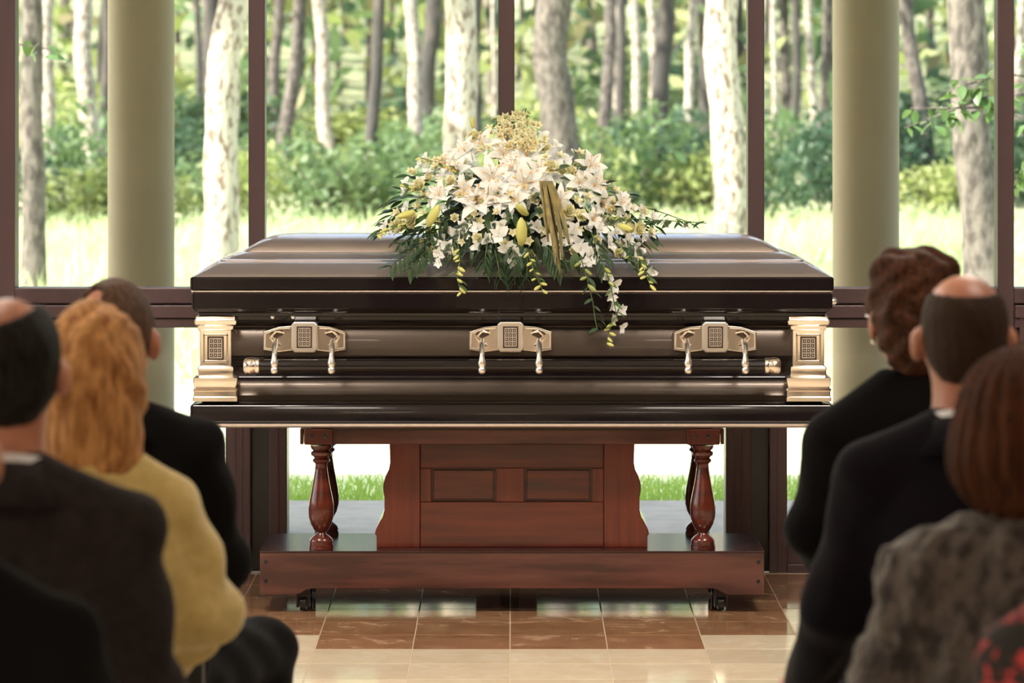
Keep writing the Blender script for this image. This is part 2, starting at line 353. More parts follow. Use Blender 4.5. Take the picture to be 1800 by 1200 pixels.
for a in range(5): tube(b, [(0, 0, -.1), (.2*math.cos(a*1.3), .2*math.sin(a*1.3), .4), (.5*math.cos(a*1.3), .5*math.sin(a*1.3), .9)], [.03, .02, .008], 5)
bst = bpy.data.meshes.new('shrub_stem'); b.to_mesh(bst); b.free(); bst.materials.append(M['bark_halflit'])
def shrub(x, y, sx, sz, k, lab, grp):
    t = thing('shrub', lab, 'shrub', (x, y, gz(x, y)), random.uniform(0, 6), grp); t.scale = (sx, sx, sz)
    link('foliage', bushes[k % 8], t)['kind'] = 'stuff'; link('stem', bst, t); return t
BAYS = [(-999, 'outside the picture on the left'), (0, 'left of the left column'), (190, 'behind the left column'), (307, 'right of the left column'), (452, 'left of the flowers'), (780, 'behind the flowers'), (1000, 'right of the flowers'), (1329, 'left of the right column'), (1465, 'behind the right column'), (1580, 'right of the right column'), (1800, 'outside the picture on the right')]
ORD = ['leftmost', 'second from left', 'third from left', 'fourth from left', 'fifth from left', 'sixth from left', 'seventh from left', 'eighth from left', 'ninth from left', 'tenth from left', 'eleventh from left', 'twelfth from left']
def label_by_bay(L_, phrase):
    by = {}
    for o in L_:
        px = 900+o.location.x*F/o.location.y; nm = [n for a, n in BAYS if px >= a or a == -999][-1]; by.setdefault(nm, []).append((px, o))
    for nm, q in by.items():
        q.sort(key=lambda t: t[0])
        for i, (_, o) in enumerate(q): o['label'] = phrase+', '+nm+(', '+ORD[i] if len(q) > 1 else '')
LS = [[], [], []]
for i in range(26):        # first line of undergrowth at the far side of the clearing
    x = -8.2+i*.64+random.uniform(-.2, .2); y = random.uniform(45, 50)
    LS[0] += [shrub(x, y, random.uniform(.7, 1.1), random.uniform(.55, 1.15), random.choice([0, 1, 2, 2, 1, 3, 6]), 'low leafy shrub along the sunlit front edge of the woods', 'shrubs on the forest edge')]
for i in range(34):
    y = random.uniform(52, 66); x = random.uniform(-.16, .16)*y
    LS[1] += [shrub(x, y, random.uniform(.9, 1.5), random.uniform(.4, .9), random.choice([0, 1, 2, 4, 6, 2]), 'taller green shrub among the tree trunks behind the forest edge', 'shrubs among the trunks')]
for i in range(30):
    y = random.uniform(68, 95); x = random.uniform(-.17, .17)*y
    LS[2] += [shrub(x, y, random.uniform(1.2, 2.3), random.uniform(.6, 1.15), random.choice([0, 1, 2, 3, 4]), 'blurred pale green thicket deep inside the woods', 'thickets deep in the woods')]
label_by_bay(LS[0], 'low shrub on the forest edge'); label_by_bay(LS[1], 'taller shrub among trunks'); label_by_bay(LS[2], 'pale thicket deep in the woods')
# distant leaves hanging between the trunks
def far(n):
    y = rng.uniform(75, 150, n); x = rng.uniform(-.19, .19, n)*y; z = rng.uniform(0, 1, n)**.8*16
    g = (np.sin(x*.9+y*.3)+np.sin(z*1.3+x*.5)+np.sin(y*.7)) ; k = g+rng.normal(0, .8, n) > -.2
    return np.stack([x, y, z+1.0], 1)[k]
V_, F_, MI = [], [], []
for i, n in enumerate((13000, 9000, 8000, 4000)):
    v, f = cloud(n, far, .22, .55); o_ = len(V_); V_ += v; F_ += [[q+o_ for q in a] for a in f]; MI += [i]*len(f)
me = pydata('distant_foliage', V_, F_, FOL[0])
for m in FOL[1:]: me.materials.append(m)
me.polygons.foreach_set('material_index', MI)
tag(link('distant_foliage', me), 'blurred green and straw coloured leaves hanging far back between the trunks', 'foliage', None, 'stuff')
# trees
crowns = []
for i in range(3):
    v, f = cloud(320, ball(2.6, 2.6, 2.2, 0, 7, .2), .18, .4); v = [(a, b_, c+9.5) for a, b_, c in v]; crowns.append(pydata('crown', v, f, FOL[i]))
v0 = rng.uniform(0, 6, 8)
def tree(px0, py0, px1, py1, wpx, d, m, lab, grp=None, crown=True, h=11):
    """trunk passing through (px0,py0) high and (px1,py1) low"""
    a = P(px0, py0, d); c = P(px1, py1, d); r = wpx*d/F/2
    sl = (a.x-c.x)/(a.z-c.z) if abs(a.z-c.z) > .01 else 0
    bx_ = c.x+sl*(gz(c.x, d)-c.z); base = Vector((bx_, d, gz(bx_, d)-.05))
    t = thing('tree', lab, 'tree', base, 0, grp)
    bm = NB(); n = 14; R = []; ph = random.uniform(0, 9); nz = 46
    for i in range(nz+1):
        z = h*(i/nz)**1.25; f_ = 1.0+.22*math.exp(-z*2.5)-.035*z
        off = .35*r*math.sin(z*1.1+ph)+.18*r*math.sin(z*2.7+ph*2)
        s_ = sl*z if z < 4 else sl*4+(z-4)*sl*.2
        R.append([bm.verts.new((s_+off+r*f_*(1+.07*math.sin(5*k+z*7+ph)+random.uniform(-.05, .05))*math.cos(2*PI*k/n), r*f_*(1+random.uniform(-.06, .06))*math.sin(2*PI*k/n), z)) for k in range(n)])
    for A, B in zip(R, R[1:]):
        for k in range(n): bm.faces.new((A[k], A[(k+1) % n], B[(k+1) % n], B[k]))
    obj('trunk', bm, m, t, True, world=False, sharp=0)
    bm = NB()
    for q in range(5):
        z = random.uniform(5.5, 9.5); an = random.uniform(0, 6.28); ln = random.uniform(1, 2.2); s0 = sl*4+(z-4)*sl*.2
        tube(bm, [(s0, 0, z), (s0+ln*.5*math.cos(an), ln*.5*math.sin(an), z+.35), (s0+ln*math.cos(an), ln*math.sin(an), z+.9)], [r*.4, r*.25, r*.08], 6)
    obj('branch', bm, m, t, True, world=False)
    if crown:
        o = link('crown', random.choice(crowns), t); o.rotation_euler = (0, 0, random.uniform(0, 6)); o.location = (sl*5, 0, random.uniform(-1, 2)); o['kind'] = 'stuff'
    return t
bp, bm_, bd = M['bark_sunlit'], M['bark_halflit'], M['bark_shaded']
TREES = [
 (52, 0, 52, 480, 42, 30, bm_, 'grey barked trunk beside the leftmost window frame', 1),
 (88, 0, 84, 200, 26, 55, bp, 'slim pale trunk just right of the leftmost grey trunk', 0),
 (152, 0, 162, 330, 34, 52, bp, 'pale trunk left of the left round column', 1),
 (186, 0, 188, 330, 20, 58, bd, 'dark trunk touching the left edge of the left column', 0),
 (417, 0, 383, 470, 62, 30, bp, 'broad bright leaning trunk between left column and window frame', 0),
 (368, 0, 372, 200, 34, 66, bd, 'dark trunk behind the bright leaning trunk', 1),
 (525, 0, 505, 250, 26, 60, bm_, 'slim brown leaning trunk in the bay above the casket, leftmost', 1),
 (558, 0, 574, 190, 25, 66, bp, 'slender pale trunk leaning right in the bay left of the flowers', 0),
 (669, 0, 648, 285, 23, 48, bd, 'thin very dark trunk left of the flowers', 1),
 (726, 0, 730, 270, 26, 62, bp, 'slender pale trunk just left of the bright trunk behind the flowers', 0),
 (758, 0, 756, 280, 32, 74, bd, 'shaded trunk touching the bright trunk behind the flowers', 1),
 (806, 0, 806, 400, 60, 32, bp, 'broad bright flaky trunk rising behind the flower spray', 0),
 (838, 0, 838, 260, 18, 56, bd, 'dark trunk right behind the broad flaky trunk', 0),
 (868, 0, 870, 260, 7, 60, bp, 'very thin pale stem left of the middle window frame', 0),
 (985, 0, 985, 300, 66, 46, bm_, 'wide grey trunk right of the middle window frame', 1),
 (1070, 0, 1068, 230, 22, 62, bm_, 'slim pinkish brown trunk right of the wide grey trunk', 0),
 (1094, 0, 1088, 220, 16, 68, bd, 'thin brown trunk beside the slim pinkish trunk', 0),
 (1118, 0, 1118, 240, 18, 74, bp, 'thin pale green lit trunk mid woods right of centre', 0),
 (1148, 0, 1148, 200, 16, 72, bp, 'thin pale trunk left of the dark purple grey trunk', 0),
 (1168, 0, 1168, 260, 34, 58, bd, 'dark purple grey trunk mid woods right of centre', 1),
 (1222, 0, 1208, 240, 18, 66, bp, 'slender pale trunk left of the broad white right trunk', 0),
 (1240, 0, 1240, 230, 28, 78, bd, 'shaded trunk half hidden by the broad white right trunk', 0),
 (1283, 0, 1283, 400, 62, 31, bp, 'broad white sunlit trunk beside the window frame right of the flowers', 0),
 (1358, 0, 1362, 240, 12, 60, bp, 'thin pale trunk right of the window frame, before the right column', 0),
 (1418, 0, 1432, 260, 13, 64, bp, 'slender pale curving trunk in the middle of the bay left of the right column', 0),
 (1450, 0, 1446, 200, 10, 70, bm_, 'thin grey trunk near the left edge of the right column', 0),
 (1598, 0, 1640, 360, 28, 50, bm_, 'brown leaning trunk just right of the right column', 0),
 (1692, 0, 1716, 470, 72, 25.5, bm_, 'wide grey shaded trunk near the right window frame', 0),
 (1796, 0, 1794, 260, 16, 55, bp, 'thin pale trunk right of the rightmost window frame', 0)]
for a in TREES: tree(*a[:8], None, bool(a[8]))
FT = []
for i in range(60):
    d = random.uniform(72, 125); px = 20+i*30+random.uniform(-14, 14)
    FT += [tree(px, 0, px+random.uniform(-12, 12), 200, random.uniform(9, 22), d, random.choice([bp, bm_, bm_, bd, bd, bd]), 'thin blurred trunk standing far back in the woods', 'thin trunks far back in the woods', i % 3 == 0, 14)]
label_by_bay(FT, 'thin blurred far trunk')
for (x, y), w_ in zip(((-7, 26), (-10, 33), (9, 28), (-14, 40), (12, 38)), ('left of the clearing, nearest', 'left of the clearing, middle', 'right of the clearing, nearest', 'left of the clearing, farthest', 'right of the clearing, farthest')):   # just outside the picture, seen through the side panes
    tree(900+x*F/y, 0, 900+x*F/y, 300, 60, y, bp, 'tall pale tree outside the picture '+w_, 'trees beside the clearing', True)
# two saplings whose twigs reach into the outer bays
def leafmesh(L_, W_, bend, m, name='leaf', fold=.15, n=5):
    v = []; f = []
    for i in range(n+1):
        t = i/n; w_ = W_*math.sin(PI*min(1, t*.92+.04))**.8*(1-.25*t)*.5; z = -bend*t*t*L_
        v += [(-w_, t*L_, z+fold*w_), (0, t*L_, z), (w_, t*L_, z+fold*w_)]
    for i in range(n):
        a = i*3; f += [(a, a+1, a+4, a+3), (a+1, a+2, a+5, a+4)]
    return pydata(name, v, f, m, True)
lm = leafmesh(.085, .055, .3, M['leafm'])
def sapling(lab, bpos, tips, nleaf, sd):
    r_ = random.Random(sd); t = thing('sapling', lab, 'sapling', bpos); B = Vector(bpos)
    bm = NB(); tube(bm, [(0, 0, -.05), (.05, 0, 1), (0, .05, 2), (.1, 0, 3.2)], [.03, .024, .018, .008], 8); obj('stem', bm, M['bark_halflit'], t, True, world=False)
    bm = NB(); lv = []
    for (q0, q1) in tips:
        q0 = q0-B; q1 = q1-B; md = (q0+q1)/2+Vector((0, 0, .06)); tube(bm, [q0, md, q1], [.008, .006, .002], 5)
        for i in range(nleaf):
            u = r_.uniform(.15, 1); p = q0.lerp(md, u*2) if u < .5 else md.lerp(q1, u*2-1); lv.append(p+Vector((0, 0, r_.uniform(-.05, .04))))
    obj('branch', bm, M['bark_halflit'], t, True, world=False)
    for p in lv:
        o = link('leaf', lm, t); o.location = p; o.rotation_euler = (r_.uniform(-1.2, .3), r_.uniform(-.6, .6), r_.uniform(0, 6.28)); s_ = r_.uniform(.6, 1.2); o.scale = (s_, s_, s_)
d = 19.0
sapling('leafy sapling whose branch reaches in behind the rightmost window frame', (2.75, d, -.03), [(Vector((2.75, d, 1.5)), P(1600, 190, d)), (Vector((2.75, d, 1.75)), P(1660, 160, d)), (Vector((2.75, d, 1.7)), P(1590, 225, d)), (Vector((2.75, d, 1.6)), P(1780, 330, d)), (Vector((2.78, d, 2.0)), P(1790, 110, d))], 26, 3)
sapling('thin sapling whose leafy twig tip shows by the leftmost window frame', (-2.95, d, -.03), [(Vector((-2.95, d, 1.9)), P(105, 90, d))], 14, 4)
# ------------------------------------------------------------------ the bier (wooden stand)
BY0, BY1 = 12.55, 13.05
bier = thing('bier', 'dark red mahogany stand with turned balusters carrying the casket', 'stand', (0, 12.8, 0))
Z = lambda py, d=12.55: CZ-(py-HZ)*d/F
X = lambda px, d=12.55: (px-900)*d/F
# aprons with the stepped lower edge
def apron(y0, y1):
    b = NB(); zt, zb, zm = .196, Z(1045), Z(1034)
    pts = [(-.827, zb), (-.827, zt), (.827, zt), (.827, zb), (.715, zb), (.695, zb+.004), (.675, zm-.004), (.655, zm), (-.655, zm), (-.675, zm-.004), (-.695, zb+.004), (-.715, zb)]
    prism(b, pts, y0, y1, .002); return obj('apron', b, M['woodlite'], bier)
ap = apron(BY0, BY0+.025); apron(BY1-.025, BY1)
for sx in (-1, 1):
    for z in (Z(987), Z(1021)):
        b = NB(); lathe(b, [(.0065, 0), (.0065, .003), (.003, .004)], (sx*.808, BY0, z), 12, Matrix.Rotation(PI/2, 4, 'X')); obj('screw', b, M['black'], ap, True)
b = NB(); bx(b, -.827, -.80, BY0+.025, BY1-.025, .06, .196, .002); obj('end_apron', b, M['woodlite'], bier)
b = NB(); bx(b, .80, .827, BY0+.025, BY1-.025, .06, .196, .002); obj('end_apron', b, M['woodlite'], bier)
b = NB(); bx(b, -.828, .828, BY0-.001, BY1+.001, .1955, .203, .002); obj('shelf', b, mat('bier_shelf', (.035, .012, .010), .24, coat=.12), bier)
for sx in (-1, 1):
    for y in (BY0+.06, BY1-.06):
        x = sx*.688
        b = NB(); bx(b, x-.016, x+.016, y-.018, y+.018, .045, .175, .003); bx(b, x-.022, x-.014, y-.02, y+.02, .012, .075, .002); bx(b, x+.014, x+.022, y-.02, y+.02, .012, .075, .002)
        cs = obj('caster', b, M['black'], bier)
        b = NB(); lathe(b, [(.018, -.012), (.026, -.010), (.027, 0), (.026, .010), (.018, .012)], (x, y, .027), 20, Matrix.Rotation(PI/2, 4, 'Y')); obj('wheel', b, M['black'], cs, True)
# upper frame
for y0, y1 in ((BY0+.045, BY0+.075), (BY1-.075, BY1-.045)):
    b = NB(); bx(b, -.60, .60, y0, y1, Z(783), Z(757), .003); obj('top_rail', b, M['woodlite'], bier)
for sx in (-1, 1):
    b = NB(); bx(b, sx*.698-.012 if sx > 0 else -.698, .698 if sx > 0 else -.686, BY0+.04, BY1-.04, Z(783), Z(755), .003); obj('end_rail', b, M['wood'], bier)
    for y in (BY0+.06, BY1-.06):
        x = sx*.629
        b = NB(); bx(b, x-.055, x+.04 if sx < 0 else x+.055, y-.040, y+.040, Z(783), Z(754), .006); blk = obj('corner_block', b, M['wood'], bier)
        for q in (-.028, .015):
            b = NB(); lathe(b, [(.007, 0), (.007, .002), (.003, .003)], (x+q, y-.040, Z(768)), 12, Matrix.Rotation(PI/2, 4, 'X')); obj('screw', b, M['black'], blk, True)
        zz = lambda p: Z(p, 12.6)
        prof = [(.041, .203), (.042, .212), (.038, .222), (.040, .226), (.037, .236), (.030, .244), (.018, .252), (.016, .258), (.022, .264), (.034, .285), (.041, .310), (.0425, .335), (.040, .360),
                (.033, .395), (.026, .430), (.0205, .465), (.019, .482), (.022, .487), (.028, .491), (.028, .498), (.022, .502), (.026, .508), (.033, .512), (.034, .522), (.026, .527), (.034, .535), (.036, .545)]
        b = NB(); lathe(b, prof, (x, y, 0), 32); obj('baluster', b, M['wood'], bier, True, sharp=50)
# bearer boards the casket lies on
b = NB(); bx(b, -.66, .66, BY0+.03, BY1-.03, Z(757)-.001, .612, .002); obj('deck', b, mat('bier_deck', (.03, .014, .010), .5), bier)
# shaped centre panel
def side(s):
    return [(s*X(683), Z(784)), (s*X(684), Z(818)), (s*X(682), Z(830)), (s*X(676), Z(842)), (s*X(672), Z(856)), (s*X(671.5), Z(866)), (s*X(674), Z(880)), (s*X(674), Z(902)), (s*X(671), Z(914)), (s*X(665), Z(924)), (s*X(659), Z(936)), (s*X(657), Z(944)), (s*X(660), Z(948)), (s*X(660), .2025)]
pan = [(-x, z) for x, z in side(-1)][::-1]
pan = side(1)+[( -x, z) for x, z in side(1)][::-1]
PY = BY0+.10
b = NB(); prism(b, pan, PY+.024, PY+.30); cp = obj('centre_panel', b, M['wood'], bier)
# stiles and rails proud of the field, so the two recessed panels are geometry
wl, wr, ml, mr, t0, t1, b0 = X(757), X(1042), X(872), X(922), Z(828), Z(888), Z(888)
def fr(name, x0, x1, z0, z1, m, bev=.004): 
    b = NB(); bx(b, x0, x1, PY, PY+.026, z0, z1, bev); return obj(name, b, m, cp)
def stile(s):
    b = NB(); e = side(1); pts = [(s*x, z) for x, z in e]+[(s*X(737), .2025), (s*X(737), Z(784))]
    prism(b, pts, PY-.004, PY+.026, .003); obj('stile', b, M['woodv'], cp)
stile(1); stile(-1)
xs = X(737)
fr('rail', -abs(xs), abs(xs), t0, Z(784), M['wood']); fr('rail', -abs(xs), abs(xs), .2025, b0, M['wood'])
fr('stile', -abs(xs), wl, b0, t0, M['woodv'], .003); fr('stile', wr, abs(xs), b0, t0, M['woodv'], .003); fr('stile', ml, mr, b0, t0, M['woodv'], .003)
for x0, x1 in ((wl, ml), (mr, wr)):
    b = NB(); prism(b, [(x0+.008, b0+.008), (x1-.008, b0+.008), (x1-.008, t0-.008), (x0+.008, t0-.008)], PY+.007, PY+.025, .003); obj('raised_field', b, M['wood'], cp)

# ------------------------------------------------------------------ the casket
CY = 12.80; HX, HY = 1.05, .33; CF = CY-HY           # CF = front plane
cas = thing('casket', 'dark brown glossy metal casket with champagne gold fittings on the mahogany stand', 'casket', (0, CY, .612))
zc = lambda py: CZ-(py-HZ)*CF/F
b = NB(); loft(b, [(HX-.03, HY-.03, .012, .612), (HX-.006, HY-.006, .012, .616), (HX-.001, HY-.001, .012, .619), (HX-.001, HY-.001, .012, .627), (HX-.008, HY-.008, .01, .629)], (0, CY)); obj('bottom_glint_strip', b, M['glint'], cas, True)  # stands in for the reflection on the lower bevel
def prof(L_): return [(HX-i, HY-i, .010, z) for i, z in L_]
b = NB(); loft(b, prof([(.01, .628), (.004, .631), (0, .636), (0, .682), (.003, .687), (.010, .689), (.034, .692), (.036, .697), (.044, .699)]), (0, CY)); obj('base_moulding', b, M['casket'], cas, True, sharp=35)
b = NB(); loft(b, prof([(.046, .698), (.044, .712), (.042, .716), (.046, .722), (.049, .735), (.053, .750), (.062, .764), (.066, .767)]), (0, CY)); obj('lower_body', b, M['casketside'], cas, True, sharp=35)
b = NB(); loft(b, prof([(.066, .765), (.074, .770), (.078, .778), (.078, .806), (.073, .812), (.073, .818), (.066, .821), (.066, .829), (.060, .832), (.060, .840), (.055, .843)]), (0, CY)); obj('recess', b, M['casket'], cas, True, sharp=35)  # dark finish paints in the shade behind the handle bar
b = NB(); loft(b, prof([(.055, .842), (.050, .846), (.052, .87), (.058, .90), (.066, .928), (.074, .938), (.074, .941)]), (0, CY)); obj('side_panel', b, M['casketside'], cas, True, sharp=35)
b = NB(); loft(b, prof([(.076, .940), (.064, .944), (.058, .950), (.050, .953), (.050, .960), (.040, .964), (.036, .974), (.026, .977), (.024, .986), (.010, .996), (.008, 1.000), (.004, 1.003), (.004, 1.050), (.008, 1.055)]), (0, CY)); obj('upper_moulding', b, M['casket'], cas, True, sharp=35)
b = NB(); loft(b, prof([(.012, 1.054), (.006, 1.055), (.003, 1.057), (.003, 1.061), (.010, 1.062)]), (0, CY)); obj('rim_glint_strip', b, M['glint'], cas, True)  # stands in for the edge highlight at the lid gap
lid = None
b = NB(); loft(b, prof([(.006, 1.062), (0, 1.064), (0, 1.100), (.003, 1.104), (.008, 1.106)]), (0, CY)); lid = obj('lid', b, M['casket'], cas, True, sharp=35)
LR = [(HX-.006, HY-.006, .012, 1.105), (HX-.012, HY-.010, .012, 1.108), (1.025, .305, .02, 1.118), (1.000, .272, .03, 1.134), (.982, .248, .03, 1.145), (.972, .236, .03, 1.150),
      (.966, .230, .03, 1.1505), (.962, .226, .03, 1.156), (.950, .214, .03, 1.160)]
b = NB(); loft(b, LR, (0, CY)); obj('lid_slope', b, M['casketlid'], lid, True, sharp=25)
b = NB(); loft(b, [(.955, .219, .03, 1.158), (.935, .205, .03, 1.166), (.905, .180, .03, 1.177), (.893, .170, .03, 1.180), (.886, .164, .03, 1.1805)], (0, CY)); obj('lid_band', b, M['casketlid'], lid, True, sharp=25)
b = NB(); loft(b, [(.890, .168, .03, 1.178), (.884, .163, .03, 1.187), (.868, .152, .03, 1.196), (.84, .128, .03, 1.212), (.805, .098, .03, 1.225), (.77, .06, .03, 1.233), (.73, .032, .03, 1.236)], (0, CY)); obj('lid_crown', b, M['casketlid'], lid, True, sharp=25)
# gold corner columns
CP = [(.060, .699), (.073, .700), (.0735, .712), (.071, .716), (.071, .732), (.0735, .735), (.073, .741), (.067, .744), (.071, .752), (.072, .768), (.0725, .776), (.066, .781), (.060, .783), (.058, .795), (.0595, .806), (.057, .812), (.052, .815), (.052, .925), (.054, .930), (.058, .934), (.060, .944), (.067, .950), (.069, .962), (.066, .966), (.064, .975), (.055, .978)]
def grid_plate(name, xc, yf, x0, x1, z0, z1, nx, nz, parent, th=.0035):
    """dark recess plate with a lattice of raised bars and bosses"""
    b = NB(); bx(b, x0, x1, yf-.002, yf+.002, z0, z1); pl = obj(name, b, M['golddark'], parent)
    m_ = (x1-x0)*.13; x0 += m_; x1 -= m_; z0 += m_; z1 -= m_
    b = NB(); dx = (x1-x0)/nx; dz = (z1-z0)/nz
    for i in range(nx+1): bx(b, x0+i*dx-dx*.13, x0+i*dx+dx*.13, yf-.002-th, yf, z0, z1)
    for j in range(nz+1): bx(b, x0, x1, yf-.002-th, yf, z0+j*dz-dz*.13, z0+j*dz+dz*.13)
    for i in range(nx):
        for j in range(nz):
            cx, cz = x0+(i+.5)*dx, z0+(j+.5)*dz; prism(b, [(cx-dx*.22, cz), (cx, cz+dz*.24), (cx+dx*.22, cz), (cx, cz-dz*.24)], yf-.002-th, yf)
    o = link('lattice', bpy.data.meshes.new('lattice'), parent); bmesh.ops.translate(b, verts=b.verts, vec=-worigin(parent)); b.to_mesh(o.data); b.free(); o.data.materials.append(M['goldlite'])
    return pl
for sx in (-1, 1):
    for sy in (-1, 1):
        cx, cy = sx*.968, CY+sy*(HY-.078)
        b = NB(); loft(b, [(h, h, .005, z) for h, z in CP], (cx, cy)); cc = obj('corner_column', b, M['gold'], cas, True, sharp=30)
        if sy < 0:
            yf = cy-.052
            b = NB(); bx(b, cx-.041, cx+.041, yf-.004, yf, .826, .832, .001); bx(b, cx-.041, cx+.041, yf-.004, yf, .912, .918, .001); bx(b, cx-.041, cx-.035, yf-.004, yf, .826, .918, .001); bx(b, cx+.035, cx+.041, yf-.004, yf, .826, .918, .001); obj('panel_frame', b, M['gold'], cc)
            grid_plate('filigree_panel', cx, yf, cx-.027, cx+.027, .834, .910, 3, 4, cc)
# swing bar with end caps
by, bz, brd = CF-.045, zc(641), .0215
R90 = Matrix.Rotation(PI/2, 4, 'Y')
b = NB(); lathe(b, [(brd, -.84), (brd, .84)], (0, by, bz), 20, R90); bar = obj('handle_bar', b, M['casket'], cas, True)
for sx in (-1, 1):
    b = NB(); lathe(b, [(.020, 0), (.0255, .003), (.0265, .012), (.024, .016), (.0265, .020), (.0275, .034), (.025, .048), (.018, .054)], (sx*.818, by, bz), 24, R90 if sx > 0 else R90 @ Matrix.Rotation(PI, 4, 'X')); obj('end_cap', b, M['gold'], bar, True, sharp=50)
yb = CF+.052                                        # face of the side panel
for px in (534.5, 897.5, 1258):
    c = (px-900)*CF/F; q = lambda a: c+a*CF/F
    b = NB(); w1 = 23; prism(b, [(q(-w1+5), zc(566)), (q(w1-5), zc(566)), (q(w1), zc(571)), (q(w1), zc(615)), (q(w1-5), zc(620)), (q(-w1+5), zc(620)), (q(-w1), zc(615)), (q(-w1), zc(571))], yb-.036, yb+.01, .004); pl = obj('handle_plate', b, M['goldlite'], cas)
    grid_plate('filigree_panel', c, yb-.036, q(-13.5), q(13.5), zc(612), zc(574), 3, 4, pl, .003)
    for s in (-1, 1):
        b = NB(); prism(b, [(q(s*21), zc(573)), (q(s*45), zc(575)), (q(s*73), zc(584)), (q(s*73), zc(616)), (q(s*46), zc(620)), (q(s*21), zc(617))], yb-.018, yb+.01, .003); obj('wing', b, M['gold'], pl)
        b = NB(); tube(b, [(q(s*26), yb-.019, zc(577)), (q(s*46), yb-.020, zc(578)), (q(s*70), yb-.019, zc(587)), (q(s*70), yb-.019, zc(613)), (q(s*47), yb-.020, zc(617))], .0035, 6); obj('wing_rim', b, M['goldlite'], pl, True)
        b = NB(); tube(b, [(q(s*36), yb-.019, zc(586)), (q(s*50), yb-.024, zc(583)), (q(s*60), yb-.022, zc(594)), (q(s*52), yb-.026, zc(604)), (q(s*42), yb-.022, zc(608))], [.003, .005, .005, .006, .003], 6); obj('scroll', b, M['gold'], pl, True)
        b = NB(); prism(b, [(q(s*38), zc(581)), (q(s*56), zc(581)), (q(s*62), zc(589)), (q(s*50), zc(596)), (q(s*38), zc(590))], yb-.0195, yb-.016); obj('dark_inlay', b, M['golddark'], pl)
    for s in (-1, 1):
        x = q(s*50)
        b = NB(); tube(b, [(x, yb-.01, zc(600)), (x, by+.006, zc(608)), (x, by-.018, zc(622))], [.009, .010, .008], 12)
        lathe(b, [(.004, -.049), (.010, -.046), (.0125, -.038), (.0115, -.030), (.0095, -.027), (.012, -.022), (.0130, -.012), (.0100, -.002), (.0075, .010), (.006, .018)], (x, by-.022, zc(628)), 16); obj('drop_lug', b, M['goldlite'], pl, True, sharp=50)
b = NB(); lathe(b, [(.012, 0), (.012, .012), (.007, .018)], (HX-.004, CY-.26, 1.022), 14, R90); obj('locking_key', b, M['goldlite'], cas, True)
for px in (478, 514):
    b = NB(); lathe(b, [(.006, 0), (.006, .006), (.003, .008)], ((px-900)*CF/F, CF+.036, .973), 12, Matrix.Rotation(PI/2, 4, 'X')); obj('stud', b, M['goldlite'], cas, True)
# ------------------------------------------------------------------ the flower spray
spray = thing('flower_spray', 'white lily and rose casket spray with trailing greenery and gold ribbon on the casket lid', 'flowers', (0, CY, 1.16))
SO = Vector((0, CY, 1.16))
def sd(py):
    pts = [(150, 12.86), (200, 12.80), (280, 12.66), (340, 12.56), (400, 12.50), (450, 12.455), (485, 12.435), (700, 12.43)]
    for (a, p), (c, q) in zip(pts, pts[1:]):
        if py <= c: return p+(q-p)*(py-a)/(c-a)
    return 12.43
def petal(v, f, ang, L_, W_, open_, curl, nu=6, nv=4, cup=.25):
    """one petal of a flower facing +Z; open_=angle from the axis at the base, curl=extra bend to the tip"""
    o = len(v); ca, sa = math.cos(ang), math.sin(ang); r = 0; z = 0
    for i in range(nu+1):
        t = i/nu; th = open_+curl*t; 
        if i: r += L_/nu*math.sin(th); z += L_/nu*math.cos(th)
        w_ = W_*.5*(math.sin(PI*(.10+.90*t)**.85) if t < 1 else .0)+.001
        for j in range(nv+1):
            s = (j/nv-.5)*2; h = cup*w_*(s*s); rr = r-h*math.cos(th); zz = z+h*math.sin(th)
            v.append((rr*ca-s*w_*sa, rr*sa+s*w_*ca, zz))
    for i in range(nu):
        for j in range(nv): a = o+i*(nv+1)+j; f.append((a, a+1, a+nv+2, a+nv+1))
def flower_mesh(name, m, spec):
    v, f = [], []
    for n, a0, L_, W_, op, cu in spec:
        for k in range(n): petal(v, f, a0+2*PI*k/n+random.uniform(-.08, .08), L_*random.uniform(.93, 1.05), W_, op+random.uniform(-.08, .08), cu+random.uniform(-.15, .15))
    me = pydata(name, v, f, m, True); return me
FM = {}
FM['lily'] = [flower_mesh('lily', M['white'], [(3, 0, 1.15, .46, .55, 1.25), (3, PI/3, 1.12, .56, .50, 1.15)]) for _ in range(4)]
FM['rose'] = [flower_mesh('rose', M['cream'], [(3, 0, .75, .75, .12, -.35), (4, .4, .85, .9, .28, -.2), (5, .2, .9, 1.0, .55, .05), (6, .6, .95, 1.0, .85, .45)]) for _ in range(2)]
FM['orchid'] = [flower_mesh('orchid', M['white'], [(3, 0, 1, .55, 1.0, .4), (2, PI/3+.3, 1, .85, 1.0, .3), (1, -PI/2, .6, .5, .5, .8), (3, .8, .4, .25, .3, .4)]) for _ in range(4)]
FM['freesia'] = [flower_mesh('freesia', M['cream'], [(5, 0, 1, .6, .5, .7), (4, .5, .8, .5, .3, .4)]) for _ in range(2)]
FM['filler'] = [flower_mesh('filler_blossom', M['tan'], [(5, 0, 1, .7, .8, .5), (3, .5, .7, .5, .3, .2)]) for _ in range(2)]
b = NB()
for k in range(6):
    a = k*PI/3+.2; p = (.34*math.cos(a), .34*math.sin(a), .78); tube(b, [(0, 0, .1), (.12*math.cos(a), .12*math.sin(a), .5), p], .012, 4); lathe(b, [(.02, -.07), (.045, 0), (.02, .07)], p, 6, Matrix.Rotation(a+PI/2, 4, 'Z') @ Matrix.Rotation(PI/2, 4, 'X'))
stm = bpy.data.meshes.new('stamens'); b.to_mesh(stm); b.free(); stm.materials.append(M['stamen'])
